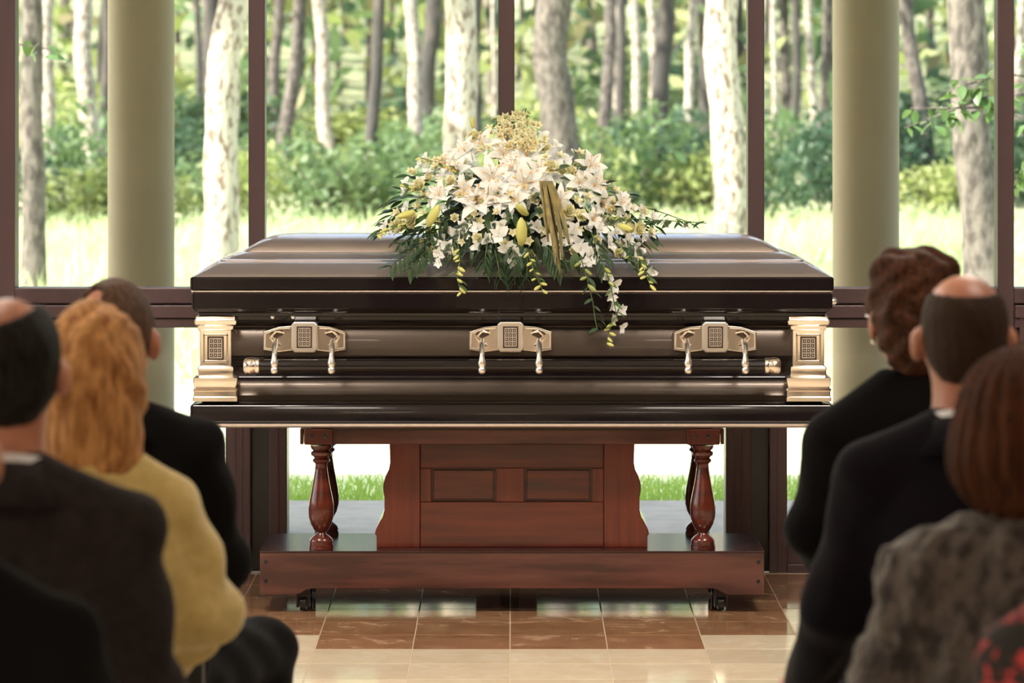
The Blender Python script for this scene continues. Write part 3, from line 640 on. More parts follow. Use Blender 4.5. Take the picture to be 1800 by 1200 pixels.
def budmesh(name, m):
    b = NB(); lathe(b, [(.03, 0), (.12, .08), (.19, .35), (.20, .6), (.15, .85), (.06, 1.0), (.01, 1.04)], (0, 0, 0), 12); me = bpy.data.meshes.new(name)
    for v in b.verts:
        a = math.atan2(v.co.y, v.co.x); k = 1+.10*math.cos(3*a); v.co.x *= k; v.co.y *= k
    b.to_mesh(me); b.free(); me.materials.append(m); me.polygons.foreach_set('use_smooth', [True]*len(me.polygons)); return me
BUD = budmesh('lily_bud', M['yellow']); SB = budmesh('small_bud', M['yellow']); GB = budmesh('green_bud', mat('green_bud', (.30, .34, .10), .5))
def aim(d, roll=0): return (Vector(d).normalized().to_track_quat('Z', 'Y') @ Quaternion((0, 0, 1), roll)).to_euler()
def place(kind, px, py, rpx, dd=0, dirv=None, name=None, me=None):
    d = sd(py)+dd; p = P(px, py, d)
    if dirv is None: dirv = ((px-905)/260+random.uniform(-.3, .3), -1+random.uniform(-.1, .2), (330-py)/260+.55+random.uniform(-.25, .25))
    r = rpx*d/F; me = me or random.choice(FM[kind])
    o = link(name or me.name.split('.')[0], me, spray); dv = Vector(dirv).normalized()
    o.location = p-SO-dv*r*.35; o.rotation_euler = aim(dirv, random.uniform(0, 6.28)); o.scale = (r, r, r)
    if kind == 'lily': link('stamens', stm, o)
    return o
# wire and moss body hidden under the blossoms, resting on the lid
b = NB(); bmesh.ops.create_icosphere(b, subdivisions=4, radius=1)
for v in b.verts:
    c = v.co.copy(); n_ = 1+.10*math.sin(9*c.x+3*c.z)*math.cos(7*c.z+4*c.y); v.co = Vector((c.x*.26*n_, c.y*.14*n_+.0, c.z*.10*n_+.055))
bmesh.ops.translate(b, verts=b.verts, vec=SO+Vector((.02, -.06, .03))); obj('moss_base', b, mat('dark_moss', (.012, .022, .010), .9), spray, True)
b = NB(); bmesh.ops.create_icosphere(b, subdivisions=4, radius=1)
for v in b.verts:
    c = v.co.copy(); n_ = 1+.12*math.sin(8*c.x+3*c.z)*math.cos(6*c.z+4*c.y); v.co = Vector((c.x*.24*n_, c.y*.09*n_, c.z*.15*n_))
bmesh.ops.translate(b, verts=b.verts, vec=SO+Vector((.0, .02, .12))); obj('foliage_mound', b, bpy.data.materials['dark_moss'], spray, True)
LIL = [(926, 268, 44), (922, 322, 50), (866, 312, 46), (838, 350, 46), (846, 252, 38), (800, 300, 36), (1048, 325, 36), (1040, 290, 34), (885, 268, 40), (1062, 360, 34), (985, 350, 30), (770, 340, 30), (1095, 355, 24), (815, 262, 30), (890, 240, 34), (900, 292, 40), (950, 300, 34), (870, 345, 34), (815, 335, 32), (782, 285, 28), (905, 350, 30), (1020, 320, 32), (1045, 385, 26), (960, 335, 26)]
for x, y, r in LIL: place('lily', x, y, r)
for x, y, r in [(968, 293, 22), (956, 258, 20), (722, 384, 22), (736, 326, 20), (832, 238, 18), (1125, 402, 18), (1000, 372, 20), (792, 318, 17), (1108, 400, 15), (1022, 378, 17), (1005, 300, 17), (700, 392, 15)]: place('rose', x, y, r)
for x, y, r in [(878, 412, 22), (892, 436, 20), (800, 412, 18), (786, 434, 18), (770, 446, 15), (815, 398, 17), (946, 398, 17), (964, 424, 17), (1004, 418, 20), (1022, 436, 20), (1040, 450, 20), (1012, 402, 18), (1060, 402, 17), (1076, 428, 18),
                (1090, 405, 16), (1108, 424, 20), (1124, 444, 18), (1134, 462, 16), (1146, 478, 15), (1098, 440, 16), (1030, 462, 15), (770, 462, 12), (765, 425, 14), (838, 400, 17), (905, 470 - 25, 15), (900, 462, 12),
                (1070, 486, 17), (1084, 502, 17), (1076, 520, 15), (1080, 538, 14), (1094, 546, 14), (1080, 562, 13), (1096, 576, 13), (1078, 508, 12), (1130, 372, 16), (1150, 382, 15), (1112, 365, 15), (1172, 392, 13), (1090, 380, 16),
                (735, 288, 13), (750, 300, 14), (745, 275, 12), (720, 330, 14), (712, 318, 12), (880, 395, 15), (1055, 440, 14), (855, 420, 15), (1205, 396, 10)]: place('orchid', x, y, r)
for x, y, r in [(690, 395, 13), (678, 405, 11), (670, 412, 10), (700, 405, 12), (752, 282, 12), (765, 292, 13), (775, 280, 12), (860, 225, 12), (1020, 268, 13), (1035, 345, 14), (1068, 385, 12), (1145, 405, 12), (745, 345, 14), (975, 390, 13),
                (1000, 330, 14), (1015, 350, 13), (1030, 310, 13), (985, 272, 12), (950, 378, 12), (812, 425, 11), (1100, 385, 12), (835, 375, 12), (775, 318, 13), (896, 340, 10), (720, 300, 10)]: place('freesia', x, y, r)
for i in range(70):
    t = random.random(); x = 905+random.gauss(0, 26)+(8 if t > .5 else -4); y = 196+random.random()*58+abs(x-908)*.45; place('filler', x, y, random.uniform(8, 12), -.02, (random.uniform(-1, 1), -1, random.uniform(0, 1)))
# the many small blossoms that fill the spray between the named ones
def outline(y):
    T = [(200, 885, 932), (240, 830, 985), (262, 790, 1015), (285, 740, 1045), (330, 705, 1085), (370, 690, 1135), (400, 668, 1150), (440, 740, 1140), (465, 760, 1130)]
    for (a, l, r), (c, l2, r2) in zip(T, T[1:]):
        if y <= c: u = (y-a)/(c-a); return l+(l2-l)*u, r+(r2-r)*u
    return 760, 1130
pts = []; k = 0
while len(pts) < 150 and k < 6000:
    k += 1; y = random.triangular(235, 462, 400); l, r_ = outline(y); x = random.uniform(l, r_)
    if y > 350 and 890 < x < 1000 and random.random() < .6: continue
    if y > 405 and random.random() < .45: continue
    if all((x-a)**2+(y-b_)**2 > 15**2 for a, b_ in pts):
        pts.append((x, y)); q = random.random()
        place('orchid' if q < .62 else ('freesia' if q < .88 else 'rose'), x, y, random.uniform(10, 16), .012)
# buds
for x, y, s, dv in [(916, 432, 50, (.0, -.25, 1)), (752, 398, 44, (.45, -.3, .85)), (928, 378, 34, (-.5, -.5, .5)), (1085, 395, 30, (1, -.5, -.3)), (730, 372, 34, (-1, -.4, -.3)), (832, 226, 22, (-.1, -.2, 1))]:
    d = sd(y)-.04; o = link('lily_bud', BUD, spray); p = P(x, y, d); o.location = p-SO; o.rotation_euler = aim(dv); s = s*d/F; o.scale = (s, s, s)
# trailing stems, each with its own buds and small leaves
LF = {k: leafmesh(*a) for k, a in dict(long=(1, .32, .25, M['leafd']), oval=(1, .5, .2, M['leafd']), fresh=(1, .45, .2, M['leafm']), spear=(1, .13, .3, M['leafd'])).items()}
nl = {'leaf': 0}
def leaf(kind, p, dv, s, roll=0, par=None):
    o = link('leaf', LF[kind], par or spray); o.location = p-SO; q = Vector(dv).normalized().to_track_quat('Y', 'Z') @ Quaternion((0, 1, 0), roll); o.rotation_euler = q.to_euler(); o.scale = (s, s, s); nl['leaf'] += 1; return o
def trail(pts, buds, me, s0, leaves, kind='fresh', dd=-.02, ls=18):
    W_ = [P(x, y, sd(y)+dd) for x, y in pts]; b = NB(); tube(b, W_, .0018, 5); st = obj('trailing_stem', b, M['stem'], spray, True)
    for i in range(max(buds, leaves)):
        for n_, on in (('b', i < buds), ('l', i < leaves)):
            if not on: continue
            u = (i+.8)/max(buds, leaves)*(len(W_)-1)*.999; k = int(u); p = W_[k].lerp(W_[k+1], u-k); s = random.choice((-1, 1)); p = p+Vector((random.uniform(-.004, .004), 0, random.uniform(-.006, .006)))
            dv = Vector((s*.8, -.5, -.5+random.uniform(-.3, .3)))
            if n_ == 'b': o = link('small_bud', me, st); o.location = p-SO; o.rotation_euler = aim(dv); z = s0*sd(400)/F*random.uniform(.65, 1.15); o.scale = (z, z, z)
            else: leaf(kind, p, dv, ls*sd(400)/F*random.uniform(.8, 1.2), random.uniform(-.6, .6), st)
trail([(805, 430), (808, 460), (803, 485), (810, 515)], 9, SB, 15, 8)
trail([(925, 435), (935, 465), (945, 490), (955, 512)], 9, SB, 14, 6)
trail([(1020, 450), (1032, 490), (1042, 530), (1046, 560), (1050, 578)], 4, GB, 18, 12, 'oval', ls=22)
trail([(1078, 560), (1072, 580), (1068, 603)], 6, SB, 13, 2)
trail([(1120, 445), (1132, 475), (1145, 505)], 7, SB, 15, 5)
trail([(1060, 460), (1075, 510), (1085, 560)], 3, SB, 12, 8)
trail([(1060, 380), (1120, 385), (1180, 388), (1242, 392)], 6, GB, 12, 22, 'oval', -.0, ls=20)
trail([(1060, 345), (1110, 358), (1160, 372), (1215, 392)], 8, GB, 12, 14, 'oval', .03, ls=18)
trail([(1085, 420), (1105, 450), (1115, 475)], 4, GB, 12, 8, 'oval', ls=18)
trail([(800, 300), (765, 285), (732, 275)], 8, SB, 12, 4, dd=.0)
trail([(720, 390), (690, 402), (662, 412)], 8, SB, 11, 3)
trail([(745, 335), (720, 328), (702, 322)], 6, SB, 12, 5)
trail([(905, 245), (915, 215), (925, 192)], 8, GB, 12, 8, 'fresh', .0, ls=14)
trail([(880, 250), (875, 225), (872, 208)], 6, GB, 12, 6, 'fresh', .0, ls=13)
trail([(1020, 300), (1015, 275), (1008, 262)], 5, GB, 11, 8, 'oval', .0, ls=14)
# feathery pinnate fronds on the lower left, under the blooms
def frond(a, c, n, s, dd=.0, kind='long'):
    n = int(n*1.5); s *= 1.12
    for i in range(n):
        u = (i+.5)/n; x = a[0]+(c[0]-a[0])*u; y = a[1]+(c[1]-a[1])*u; p = P(x, y, sd(y)+dd); ax = Vector((c[0]-a[0], 0, -(c[1]-a[1]))).normalized()
        for sg in (-1, 1):
            pr = Vector((-ax.z, 0, ax.x))*sg; dv = ax*.7+pr*.9+Vector((0, -.35, -.35)); leaf(kind, p, dv, s*(1-.35*u)*12.5/F, random.uniform(-.5, .5))
    b = NB(); tube(b, [P(a[0], a[1], sd(a[1])+dd), P((a[0]+c[0])/2, (a[1]+c[1])/2-3, sd((a[1]+c[1])/2)+dd), P(c[0], c[1], sd(c[1])+dd)], .0015, 5); obj('frond_stem', b, M['stem'], spray, True)
frond((780, 400), (684, 470), 8, 34); frond((770, 420), (716, 480), 6, 30); frond((790, 385), (700, 430), 6, 30); frond((860, 400), (850, 478), 5, 36); frond((905, 420), (905, 500), 6, 40)
frond((960, 430), (990, 480), 5, 34); frond((1100, 420), (1140, 470), 5, 28); frond((830, 380), (790, 440), 5, 30); frond((1040, 410), (1065, 480), 5, 30); frond((870, 440), (880, 492), 4, 32); frond((930, 430), (925, 492), 4, 32)
k = 0; base_n = nl['leaf']; free = []
lv_, lf_ = [], []
for k in range(470):
    y = random.triangular(290, 474, 380); l, r_ = outline(min(y, 464)); x = random.uniform(l-5, r_+5)
    if y > 465 and abs(x-905) > 150: continue
    dv = Vector(((x-915)/160+random.uniform(-.6, .6), -.5, (350-y)/90+random.uniform(-.5, .3))).normalized(); s = random.uniform(24, 42)*12.5/F; kd = random.choice(['long', 'oval', 'oval', 'long', 'fresh'])
    p = P(x, y, sd(y)+(.028 if y < 440 else .0)); roll = random.uniform(-.7, .7)
    if k < 170: leaf(kd, p, dv, s, roll)
    else:                                                  # the rest, mostly hidden, as one mass of small leaves
        q = dv.to_track_quat('Y', 'Z') @ Quaternion((0, 1, 0), roll); o_ = len(lv_); me = LF[kd]
        lv_ += [p-SO+Vector((0, .012, 0))+q @ (v.co*s*.8) for v in me.vertices]; lf_ += [[i+o_ for i in f.vertices] for f in me.polygons]
o = link('small_leaves', pydata('small_leaves', lv_, lf_, M['leafd'], True), spray); o['kind'] = 'stuff'
# gold ribbon tails
for j, (x0, x1, x2, x3, yb_, w_) in enumerate([(960, 969, 979, 985, 486, 4.5), (951, 957, 960, 964, 425, 4), (968, 981, 992, 1001, 430, 4.5), (964, 976, 985, 988, 455, 3.5), (956, 963, 971, 976, 466, 3.5)]):
    v, f = [], []; n = 16
    for i in range(n+1):
        t = i/n; y = 318+(yb_-318)*t; x = x0+(x1-x0)*min(1, t*3) if t < .33 else (x1+(x2-x1)*(t-.33)/.33 if t < .66 else x2+(x3-x2)*(t-.66)/.34)
        ww = w_*(.75+.4*math.sin(PI*t))*(1-.55*t*t); d = sd(y)-.085-.008*j
        for q in range(5):
            s = (q-2)/2; pt = P(x+s*ww, y, d+.006*math.sin(q*2.6+j)+.004*math.sin(t*9)); v.append(pt-SO)
    for i in range(n):
        for q in range(4): a = i*5+q; f.append((a, a+1, a+6, a+5))
    o = link('ribbon_tail', pydata('ribbon_tail', v, f, M['ribbon'], True), spray); sm = o.modifiers.new('thick', 'SOLIDIFY'); sm.thickness = .0012
# ------------------------------------------------------------------ people: distance-field bodies meshed by surface nets
class SDF:
    def __init__(s, lo, hi, h):
        s.lo = np.array(lo, float); s.h = h; s.n = np.ceil((np.array(hi)-s.lo)/h).astype(int)+1
        s.g = np.full(s.n, .25, np.float32)
    def _win(s, a, b, m):
        i0 = np.clip(np.floor((np.minimum(a, b)-m-s.lo)/s.h).astype(int), 0, s.n); i1 = np.clip(np.ceil((np.maximum(a, b)+m-s.lo)/s.h).astype(int)+1, 0, s.n)
        if (i1 <= i0).any(): return None, None
        ax = [s.lo[k]+s.h*np.arange(i0[k], i1[k]) for k in range(3)]
        return (slice(i0[0], i1[0]), slice(i0[1], i1[1]), slice(i0[2], i1[2])), np.meshgrid(*ax, indexing='ij')
    def _add(s, sl, d, k, sub=False):
        a = s.g[sl]; d = d.astype(np.float32)
        if sub:
            d = -d; h = np.clip(.5-.5*(a-d)/k, 0, 1); s.g[sl] = a*(1-h)+d*h+k*h*(1-h) if k > 1e-6 else np.maximum(a, d); return
        h = np.clip(.5+.5*(a-d)/k, 0, 1); s.g[sl] = a*(1-h)+d*h-k*h*(1-h)
    def cap(s, a, b, ra, rb=None, k=.03, sub=False):
        rb = ra if rb is None else rb; a = np.array(a, float); b = np.array(b, float)
        sl, X_ = s._win(a, b, max(ra, rb)+k+2*s.h)
        if sl is None: return s
        ab = b-a; L2 = (ab**2).sum()+1e-12; t = np.clip(((X_[0]-a[0])*ab[0]+(X_[1]-a[1])*ab[1]+(X_[2]-a[2])*ab[2])/L2, 0, 1)
        d = np.sqrt((X_[0]-a[0]-t*ab[0])**2+(X_[1]-a[1]-t*ab[1])**2+(X_[2]-a[2]-t*ab[2])**2)-(ra+(rb-ra)*t); s._add(sl, d, k, sub); return s
    def ell(s, c, r, k=.03, R=None, sub=False):
        c = np.array(c, float); r = np.array(r, float); m = r.max()+k+2*s.h; sl, X_ = s._win(c, c, m)
        if sl is None: return s
        q = [X_[i]-c[i] for i in range(3)]
        if R is not None: R = np.array(R); q = [R[0, i]*q[0]+R[1, i]*q[1]+R[2, i]*q[2] for i in range(3)]
        k0 = np.sqrt(sum((q[i]/r[i])**2 for i in range(3)))+1e-9; k1 = np.sqrt(sum((q[i]/r[i]**2)**2 for i in range(3)))+1e-9
        s._add(sl, k0*(k0-1)/k1, k, sub); return s
    def disp(s, fn):
        ax = [s.lo[k]+s.h*np.arange(s.n[k]) for k in range(3)]; X_ = np.meshgrid(*ax, indexing='ij'); s.g += fn(*X_).astype(np.float32); return s
    def cutz(s, z):   # keep below z
        zz = s.lo[2]+s.h*np.arange(s.n[2]); s.g = np.maximum(s.g, (zz-z)[None, None, :].astype(np.float32)); return s
    def keepz(s, z):  # keep above z
        zz = s.lo[2]+s.h*np.arange(s.n[2]); s.g = np.maximum(s.g, (z-zz)[None, None, :].astype(np.float32)); return s
    def mesh(s, name, m, smooth=1):
        g = s.g; inn = g < 0; nx, ny, nz = g.shape
        c = np.zeros((nx-1, ny-1, nz-1), int)
        for dx in (0, 1):
            for dy in (0, 1):
                for dz in (0, 1): c += inn[dx:nx-1+dx, dy:ny-1+dy, dz:nz-1+dz]
        act = (c > 0) & (c < 8); idx = np.full(act.shape, -1); A = np.argwhere(act); idx[act] = np.arange(len(A))
        acc = np.zeros((len(A), 3)); cnt = np.zeros(len(A))
        for ax in range(3):
            o = [k for k in range(3) if k != ax]
            for u in (0, 1):
                for v in (0, 1):
                    p = A.copy(); p[:, o[0]] += u; p[:, o[1]] += v; q = p.copy(); q[:, ax] += 1
                    a = g[tuple(p.T)]; b = g[tuple(q.T)]; k = (a < 0) != (b < 0); t = a[k]/(a[k]-b[k]); pt = p[k].astype(float); pt[:, ax] += t
                    acc[k] += pt; cnt[k] += 1
        V = acc/cnt[:, None]; Fs = []
        for ax in range(3):
            o1, o2 = [(1, 2), (2, 0), (0, 1)][ax]
            sl0 = [slice(1, n_-1) for n_ in g.shape]; sl0[ax] = slice(0, g.shape[ax]-1); sl1 = list(sl0); sl1[ax] = slice(1, g.shape[ax])
            a = inn[tuple(sl0)]; b = inn[tuple(sl1)]; E = np.argwhere(a != b)
            if not len(E): continue
            fl_ = a[tuple(E.T)]; E = E+[0 if k == ax else 1 for k in range(3)]
            def id_(d1, d2):
                q = E.copy(); q[:, o1] += d1; q[:, o2] += d2; return idx[tuple(q.T)]
            Q = np.stack([id_(-1, -1), id_(0, -1), id_(0, 0), id_(-1, 0)], 1); Q[~fl_] = Q[~fl_][:, ::-1]; Fs.append(Q)
        Q = np.concatenate(Fs); Q = Q[(Q >= 0).all(1)]
        for _ in range(smooth):
            S = np.zeros_like(V); n_ = np.zeros(len(V))
            for a, b in ((0, 1), (1, 2), (2, 3), (3, 0)):
                np.add.at(S, Q[:, a], V[Q[:, b]]); np.add.at(S, Q[:, b], V[Q[:, a]]); np.add.at(n_, Q[:, a], 1); np.add.at(n_, Q[:, b], 1)
            V = V*.5+.5*S/np.maximum(n_, 1)[:, None]
        V = s.lo+V*s.h; me = bpy.data.meshes.new(name); me.vertices.add(len(V)); me.vertices.foreach_set('co', V.ravel())
        me.loops.add(len(Q)*4); me.loops.foreach_set('vertex_index', Q.ravel()); me.polygons.add(len(Q)); me.polygons.foreach_set('loop_start', np.arange(len(Q))*4); me.polygons.foreach_set('loop_total', np.full(len(Q), 4))
        me.update(calc_edges=True); me.polygons.foreach_set('use_smooth', [True]*len(Q)); me.validate(); me.materials.append(m); return me

SKIN = mat('skin', (.46, .20, .13), .45, var=((.36, .14, .09), 9, .35, .65, O3)); SKIN.node_tree.nodes['Principled BSDF'].inputs['Subsurface Weight'].default_value = .15; SKIN.node_tree.nodes['Principled BSDF'].inputs['Subsurface Radius'].default_value = (.02, .008, .004)
def hairmat(n, c, c2, s=(30, 30, 4), rough=.6): return mat(n, c, rough, spec=.10, var=(c2, 5, .35, .65, s), bump=('noise', 14, .7, .004, s))
def cloth(n, c, c2=None, sc=200, sheen=.2): return mat(n, c, .95, spec=.06, bump=('noise', sc, .4, .001, O3), var=((c2 or c), 40, .35, .65, O3), sheen=sheen)
EYEW = mat('eye', (.8, .78, .75), .2); LIP = mat('lip', (.45, .13, .11), .5); SHOE = mat('shoe_leather', (.012, .010, .010), .25, coat=.4); SHIRT = mat('shirt_cotton', (.62, .62, .66), .8)
def chair(x, y, lab):
    t = thing('chair', lab, 'chair', (x, y, 0))
    b = NB(); bx(b, -.235, .235, -.21, .25, .385, .445, .02); obj('seat', b, M['chair'], t, True, world=False)
    b = NB(); bx(b, -.20, .20, -.250, -.215, .47, .66, .015); obj('backrest', b, M['chair'], t, True, world=False)
    for sx in (-1, 1):
        for sy in (-1, 1):
            b = NB(); tube(b, [(sx*.20, sy*.19+.02, .39), (sx*.225, sy*.23+.02, 0)], .012, 8); obj('leg', b, M['black'], t, True, world=False)
        b = NB(); tube(b, [(sx*.19, -.17, .40), (sx*.19, -.232, .50), (sx*.19, -.235, .62)], .011, 8); obj('back_frame', b, M['black'], t, True, world=False)
    return t
def person(lab, X_, Y_, top, o):
    """seated figure facing the casket; o: options"""
    sw = o.get('sw', .225); ex = o.get('ex', .26); fem = o.get('fem', False); hy = o.get('hy', .03); tilt = o.get('yaw', 0); zs = o['zs']; kx = o.get('kx', .17); ez = o.get('ez', .78)
    t = thing('person', lab, 'person', (X_, Y_, 0), 0)
    zh = top-o.get('hairh', .008)                       # skull top
    hw = .070 if fem else .074
    cz = zh-.095; nb = zh-.285                           # head centre, base of the neck
    sh = [np.array((s*(sw-.058), -.01, zs-.055)) for s in (-1, 1)]; el = [np.array((s*(ex-.052), .02, ez)) for s in (-1, 1)]
    hd = o.get('hands', [(-.05, .36, .60), (.05, .36, .60)]); wr = [np.array(p)+np.array((0, -.05, .015)) for p in hd]
    hip = [np.array((s*.095, .0, .545)) for s in (-1, 1)]; kn = [np.array((s*kx, .45, .525)) for s in (-1, 1)]; an = [np.array((s*(kx-.02), .43, .10)) for s in (-1, 1)]
    def head(g, e=0):
        k = .03
        g.ell((0, hy-.012, cz), (hw+e, .096+e, .092+e), k); g.ell((0, hy+.045, cz-.062), (.056+e, .052+e, .068+e), .035)
        g.cap((0, hy+.065, cz-.125), (0, hy+.055, cz-.115), .022+e, .022+e, .03); return g
    lo = (-.42, -.26, -.01); hi = (.42, .75, zh+.05); hh = .0105
    g = SDF(lo, hi, hh)
    head(g)
    for s in (-1, 1):
        g.ell((s*(hw+.012), hy-.012, cz-.032), (.012, .019, .034), .006); g.cap((s*.045, hy+.072, cz-.03), (s*.02, hy+.082, cz-.012), .010, .010, .02)
        g.ell((s*.030, hy+.092, cz-.025), (.013, .010, .009), .01, sub=True)
    g.cap((0, hy+.086, cz-.01), (0, hy+.105, cz-.05), .008, .013, .012); g.cap((-.016, hy+.090, cz-.083), (.016, hy+.090, cz-.083), .006, .006, .01)
    nr = .048 if fem else .058
    g.cap((0, hy-.022, cz-.05), (0, hy-.036, nb+.01), nr, nr+.002, .035)
    g.ell((0, -.01, zs-.13), (sw*.72, .085, .15), .05); g.ell((0, 0, .76), (.125, .085, .17), .05); g.ell((0, 0, .56), (.155, .10, .10), .05)
    for i in (0, 1):
        g.cap((0, -.01, nb+.0), sh[i], .040, .042, .04); g.cap(sh[i], el[i], .042, .036, .03); g.cap(el[i], wr[i], .036, .024, .02)
        g.cap(hip[i], kn[i], .070, .052, .04); g.cap(kn[i], an[i], .050, .034, .02); g.cap(an[i]+[0, -.02, -.04], an[i]+[0, .13, -.065], .034, .024, .02)
    me = g.mesh('body', SKIN)
    # hands at a finer pitch, rooted inside the forearm
    bm = bmesh.new(); bm.from_mesh(me)
    for i in (0, 1):
        p = np.array(hd[i]); s = -1 if i == 0 else 1; h2 = SDF(p-[.09, .10, .06], p+[.09, .16, .07], .0045); R = lambda v: p+np.array(v)
        h2.cap(wr[i]-[0, .03, -.004], wr[i]+[0, .012, 0], .025, .024, .015); h2.ell(p, (.040, .047, .016), .018); h2.cap(wr[i], p, .022, .020, .02)
        for q, (fx, L_) in enumerate(((-.030, .060), (-.010, .072), (.010, .068), (.029, .054))):
            a = R((fx, .035, 0)); b_ = a+[fx*.15, L_*.55, .006]; c_ = b_+[0, L_*.45, -.018]; h2.cap(a, b_, .0088, .0082, .004); h2.cap(b_, c_, .0082, .007, .003)
        a = R((-s*.030, -.02, 0)); b_ = a+[-s*.024, .028, .004]; h2.cap(a, b_, .013, .010, .008); h2.cap(b_, b_+[-s*.004, .028, -.006], .010, .008, .004)
        m2 = h2.mesh('h', SKIN, 0); bm.from_mesh(m2); bpy.data.meshes.remove(m2)
    bm.to_mesh(me); bm.free(); me.polygons.foreach_set('use_smooth', [True]*len(me.polygons))
    body = link('body', me, t)
    M3 = Matrix.Translation((0, hy, 0)) @ Matrix.Rotation(tilt, 4, 'Z') @ Matrix.Translation((0, -hy, 0))
    for v in me.vertices:                               # turn the head on the neck
        if v.co.z > nb:
            k = min(1, (v.co.z-nb)/.10); v.co = v.co.lerp(M3 @ v.co, k) if k < 1 else M3 @ v.co
    def turned(name, m_, m=None):
        m_.transform(M3); return link(name, m_, body)
    for s in (-1, 1):
        b = NB(); bmesh.ops.create_icosphere(b, subdivisions=2, radius=.0115); bmesh.ops.translate(b, verts=b.verts, vec=(s*.030, hy+.082, cz-.025)); m_ = bpy.data.meshes.new('eye'); b.to_mesh(m_); b.free(); m_.materials.append(EYEW); turned('eye', m_)
    b = NB(); tube(b, [(-.022, hy+.088, cz-.083), (0, hy+.096, cz-.082), (.022, hy+.088, cz-.083)], [.002, .0045, .002], 6); m_ = bpy.data.meshes.new('lips'); b.to_mesh(m_); b.free(); m_.materials.append(LIP); turned('lips', m_)
    # hair
    hl = (-.17, -.16+hy, o.get('hairz', cz-.12)-.04); hh2 = (.17, .16+hy, zh+.06); g = SDF(hl, hh2, .0055)
    o['hair'](g, head, cz, zh, hy, hw); turned('hair', g.mesh('hair', o['hairm'], 1))
    # clothes
    e = o.get('e', .014); J = SDF((-.46, -.30, .40), (.46, .62, nb+.14), .0105)
    J.ell((0, -.012, zs-.13), (sw*.84, .105, .17), .05); J.ell((0, -.01, .80), (.165+.0, .118, .20), .07); J.ell((0, 0, .56), (.195, .135, .12), .06)
    for i in (0, 1):
        sx = (-1, 1)[i]
        J.cap((sx*.03, -.02, nb+.015+o.get('trap', 0)), sh[i]+[0, 0, .012], .052, .050+e*.3, .04); J.cap(sh[i], el[i], .056+e*.4, .044+e, .03); J.cap(el[i], wr[i]-[0, .01, 0], .044+e, .033+e, .02)
        if o.get('pad', 1): J.cap(sh[i]*np.array([.55, 1, 1])+[0, -.005, .038], sh[i]+[sx*.018, 0, .014], .045, .040, .03)
    if o.get('bustl'): J.ell((0, .07, zs-.20), (.12, .07, .08), .06)
    J.ell((0, -.025, nb-.025), (.085, .068, .060), .04)
    J.ell((0, hy-.02, nb+.10), (.062, .070, .060), .02, sub=True)
    fd = o.get('fold', .004)
    J.disp(lambda x, y, z: fd*(np.sin(z*38+x*22+3*np.sin(y*20+x*9))*np.clip((np.abs(x)-.10)*8, .15, 1)+.6*np.sin(x*55-z*30+y*17)*np.clip((np.abs(x)-.12)*8, .1, 1)))
    if o.get('rough'): J.disp(o['rough'])
    J.keepz(.49)
    link(o.get('top', 'jacket'), J.mesh('jacket', o['topm'], 1), t)
    col = o.get('collar')
    def ring(name, z0, z1, r0, r1, m_, dy=0, th=.008, open_=.5):
        v, f = [], []; n = 40
        for i in range(n+1):
            a = -PI/2+(i/n-.5)*2*PI*(1-open_*.25); 
            for z, r in ((z0, r0), (z1, r1), (z1-.004, r1-th), (z0, r0-th)):
                zz = z-.035*(1+math.sin(a))*.5; v.append((r*math.cos(a), hy-.048+dy+r*.92*math.sin(a), zz))
        for i in range(n):
            for q in range(4): a_ = i*4+q; b_ = i*4+(q+1) % 4; f.append((a_, b_, b_+4, a_+4))
        link(name, pydata(name, v, f, m_, True), t)
    if col:
        ring('shirt_collar', nb+.000, nb+.052, nr+.020, nr+.008, col[0]); ring('jacket_collar', nb-.025, nb+.040, nr+.058, nr+.017, col[1], -.002, .012)
    # trousers or skirt, shoes
    T = SDF((-.42, -.24, .04), (.42, .64, .72), .0115); T.ell((0, 0, .56), (.18, .128, .11), .05)
    for i in (0, 1): T.cap(hip[i], kn[i], .088, .070, .04); T.cap(kn[i], an[i]+[0, 0, .02], .068, .056, .03)
    if o.get('skirt'): T.cap((0, .05, .545), (0, .42, .53), .09, .085, .06)
    T.disp(lambda x, y, z: .003*np.sin(y*40+z*55+x*20)); link('skirt' if o.get('skirt') else 'trousers', T.mesh('trousers', o['botm'], 1), t)
    for i in (0, 1):
        S_ = SDF(an[i]-[.07, .10, .115], an[i]+[.07, .22, .02], .009); S_.cap(an[i]+[0, -.035, -.052], an[i]+[0, .145, -.066], .040, .032, .02); S_.cap(an[i]+[0, -.02, -.05], an[i]+[0, -.015, -.01], .042, .044, .02); S_.keepz(an[i][2]-.099); link('shoe', S_.mesh('shoe', SHOE, 1), t)
    return t, body, turned, cz, hw
# hair styles: cut the hair shell away where skin shows
def short(bald=None, line=.035, e=.007, neck=.075):
    def fn(g, head, cz, zh, hy, hw):
        g.ell((0, hy-.016, cz+.002), (hw+e, .098+e, .094+e), .01); g.ell((0, hy-.050, cz-.055), (hw-.014+e, .056+e, .055), .03)
        g.ell((0, hy+.125, cz-.03), (.14, .09, .12), .015, sub=True)                       # face
        for s in (-1, 1): g.ell((s*(hw+.006), hy+.003, cz-.045), (.022, .026, .040), .008, sub=True); g.ell((s*(hw+.004), hy-.03, cz-.115), (.030, .055, .045), .015, sub=True)
        g.cap((-.2, hy-.02, cz-.125), (.2, hy-.02, cz-.125), .036, .036, .01, sub=True)
        if bald: g.ell((bald[0], hy+bald[1], cz+bald[2]), bald[3], .012, sub=True)
        g.disp(lambda x, y, z: .0012*np.sin(x*190+z*60)*np.sin(y*170+z*40))
    return fn
